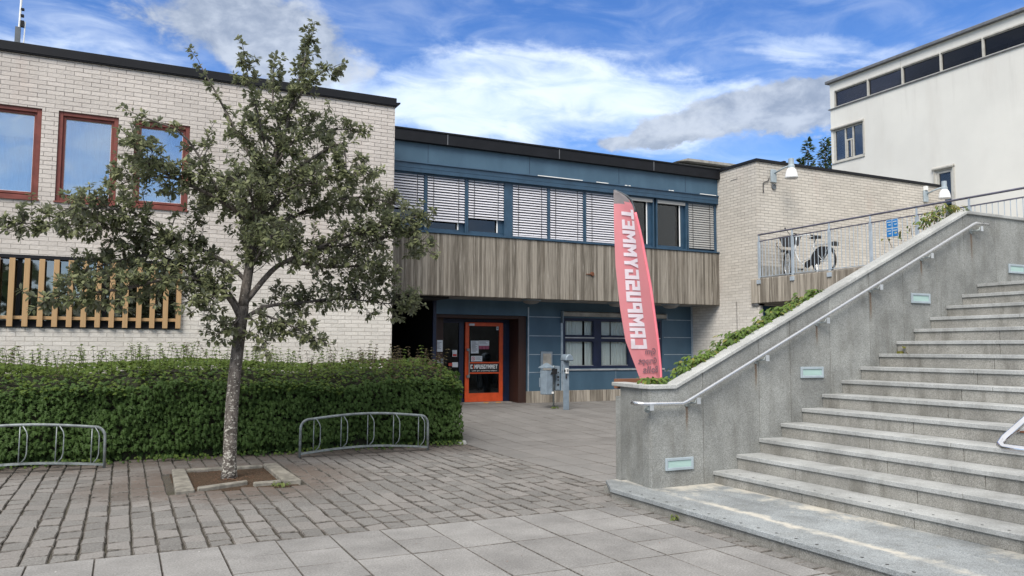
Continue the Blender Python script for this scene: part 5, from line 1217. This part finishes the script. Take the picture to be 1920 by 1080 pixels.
creeper('weed', 'grassy weed beside the hedge end at the paving edge', 'weed', [(5.12, 12.45, zg(12.45), .05, .12, 30), (5.15, 13.0, zg(13), .05, .06, 20)], 1, .07, (M_weed, M_ivyy))
creeper('weed', 'small weed at the right kerb of the tree pit', 'weed', [(1.66, 9.33, .0, .08, .04, 40)], 1, .05, (M_weed, M_hred))
st = thing('stone', 'small pale loose stone at the hedge corner', 'stone', (5.0, 12.02, 0))
e = MB(); e.lathe((5.02, 12.03, 0), [(.0, .07), (.05, .06), (.075, .03), (.08, 0)], 9); e.build('block', M_coping, st, smooth=True)
# dry leaves and bark crumbs
lt = MB()
for _ in range(260):
    x, y = rh_.uniform(-2, 9), rh_.uniform(3.2, 12); s_ = rh_.uniform(.006, .016); a = rh_.uniform(0, 6.28)
    if not (x > 4.5 and y < 7.6): lt.q((x, y, zg(y)+.004), (x+s_*math.cos(a), y+s_*math.sin(a), zg(y)+.008), (x+s_*1.2*math.cos(a+.8), y+s_*1.2*math.sin(a+.8), zg(y)+.004))
for _ in range(900):
    a = rh_.uniform(0, 6.28); d_ = abs(rh_.gauss(0, .55)); x, y = 1.2+d_*math.cos(a)*1.15, 10.0+d_*math.sin(a)
    if rh_.random() < .35: x, y = rh_.uniform(-2, 4.9), rh_.uniform(11.2, 11.95)
    inpit = .77 < x < 1.69 and 9.55 < y < 10.75; s_ = rh_.uniform(.006, .02); z = .004 if not inpit else .0; a = rh_.uniform(0, 6.28)
    lt.q((x, y, z+.003), (x+s_*math.cos(a), y+s_*math.sin(a), z+.006), (x+s_*1.2*math.cos(a+.8), y+s_*1.2*math.sin(a+.8), z+.003))
tag(lt.build('leaf_litter', mat('dry leaf', col=(.16, .085, .05), rough=.9, vary=.4, vscale=60)), kind='stuff')
# ================================================================== BACKGROUND TREES
rb = random.Random(8)
BT = thing('background_tree', 'leafy tree tops rising behind the brick wing beside the white building', 'tree', (29.6, 27, 0))
lv = MB(); tw = MB()
for (cx, zt, rad) in ((29.0, 11.55, .55), (30.15, 11.75, .6), (31.0, 11.9, .8), (28.55, 10.6, .3), (30.6, 10.8, .9)):
    tw.tube([(cx, 27, 0), (cx, 27, zt-.5)], [.16, .02], 6)
    for _ in range(480):
        t = rb.random(); z = zt-2.6*t; rr_ = rad*(.12+.88*t**.8)*rb.random()**.5; a = rb.uniform(0, 6.28)
        k_ = .5+.5*math.sin(z*9+cx*7); rr_ *= .6+.5*k_
        leaf(lv, Vector((cx+rr_*math.cos(a), 27+rr_*math.sin(a), z)), Vector((math.cos(a), math.sin(a), rb.uniform(-.2, .9))), Vector((rb.gauss(0, .5), -.4, 1)), rb.uniform(.16, .28), rb.uniform(.08, .13), .3, .2)
lv.build('crown', M_bleaf, BT); tw.build('trunk', M_bark, BT)
lv = MB()
for _ in range(4200):      # the wood across the square, which the windows mirror
    x = rb.uniform(-60, 45); hh = 7.2+1.7*math.sin(x*.35)+1.2*math.sin(x*.9+2); z = hh*rb.random()**.7
    leaf(lv, Vector((x, -42+rb.gauss(0, 2), z)), Vector((rb.gauss(0, 1), rb.gauss(0, 1), .3)), Vector((0, 1, .5)), 1.3, .9)
tag(lv.build('far_wood', M_bleaf), kind='stuff')

# ------------------------------------------------------------------ pieces that stand apart become parts of their own
import bmesh
def loose(o):
    bm = bmesh.new(); bm.from_mesh(o.data); bm.verts.ensure_lookup_table(); lab = [-1]*len(bm.verts); n = 0
    for v in bm.verts:
        if lab[v.index] >= 0: continue
        st_ = [v]; lab[v.index] = n
        while st_:
            q = st_.pop()
            for e_ in q.link_edges:
                w_ = e_.other_vert(q)
                if lab[w_.index] < 0: lab[w_.index] = n; st_.append(w_)
        n += 1
    base = o.name.split('.')[0]; src = o.data.copy()
    for k in range(n):
        b2 = bmesh.new(); b2.from_mesh(src); b2.verts.ensure_lookup_table()
        bmesh.ops.delete(b2, geom=[v for v in b2.verts if lab[v.index] != k], context='VERTS')
        me = o.data if k == 0 else src.copy(); b2.to_mesh(me); b2.free(); me.update()
        if k:
            c = o.copy(); c.data = me; c.name = base; C.objects.link(c)
    bm.free()
SPLIT = {'notice_print', 'hinge', 'notice', 'sticker', 'sticker_print', 'panel_strip', 'chipped_edge', 'panel_joint', 'flashing_joint', 'rust_stain', 'silver_strip', 'notice_photo', 'roof_strut', 'passage_post', 'passage_wall', 'awning_bracket', 'blind_cord', 'pier', 'pane', 'aerial', 'aerial_clamp', 'panel_print', 'deck', 'curtain', 'cloth_tip_'}
for o in [o for o in bpy.data.objects if o.type == 'MESH' and o.name.split('.')[0] in SPLIT]:
    if o.name.split('.')[0] == 'curtain':
        continue
    loose(o)
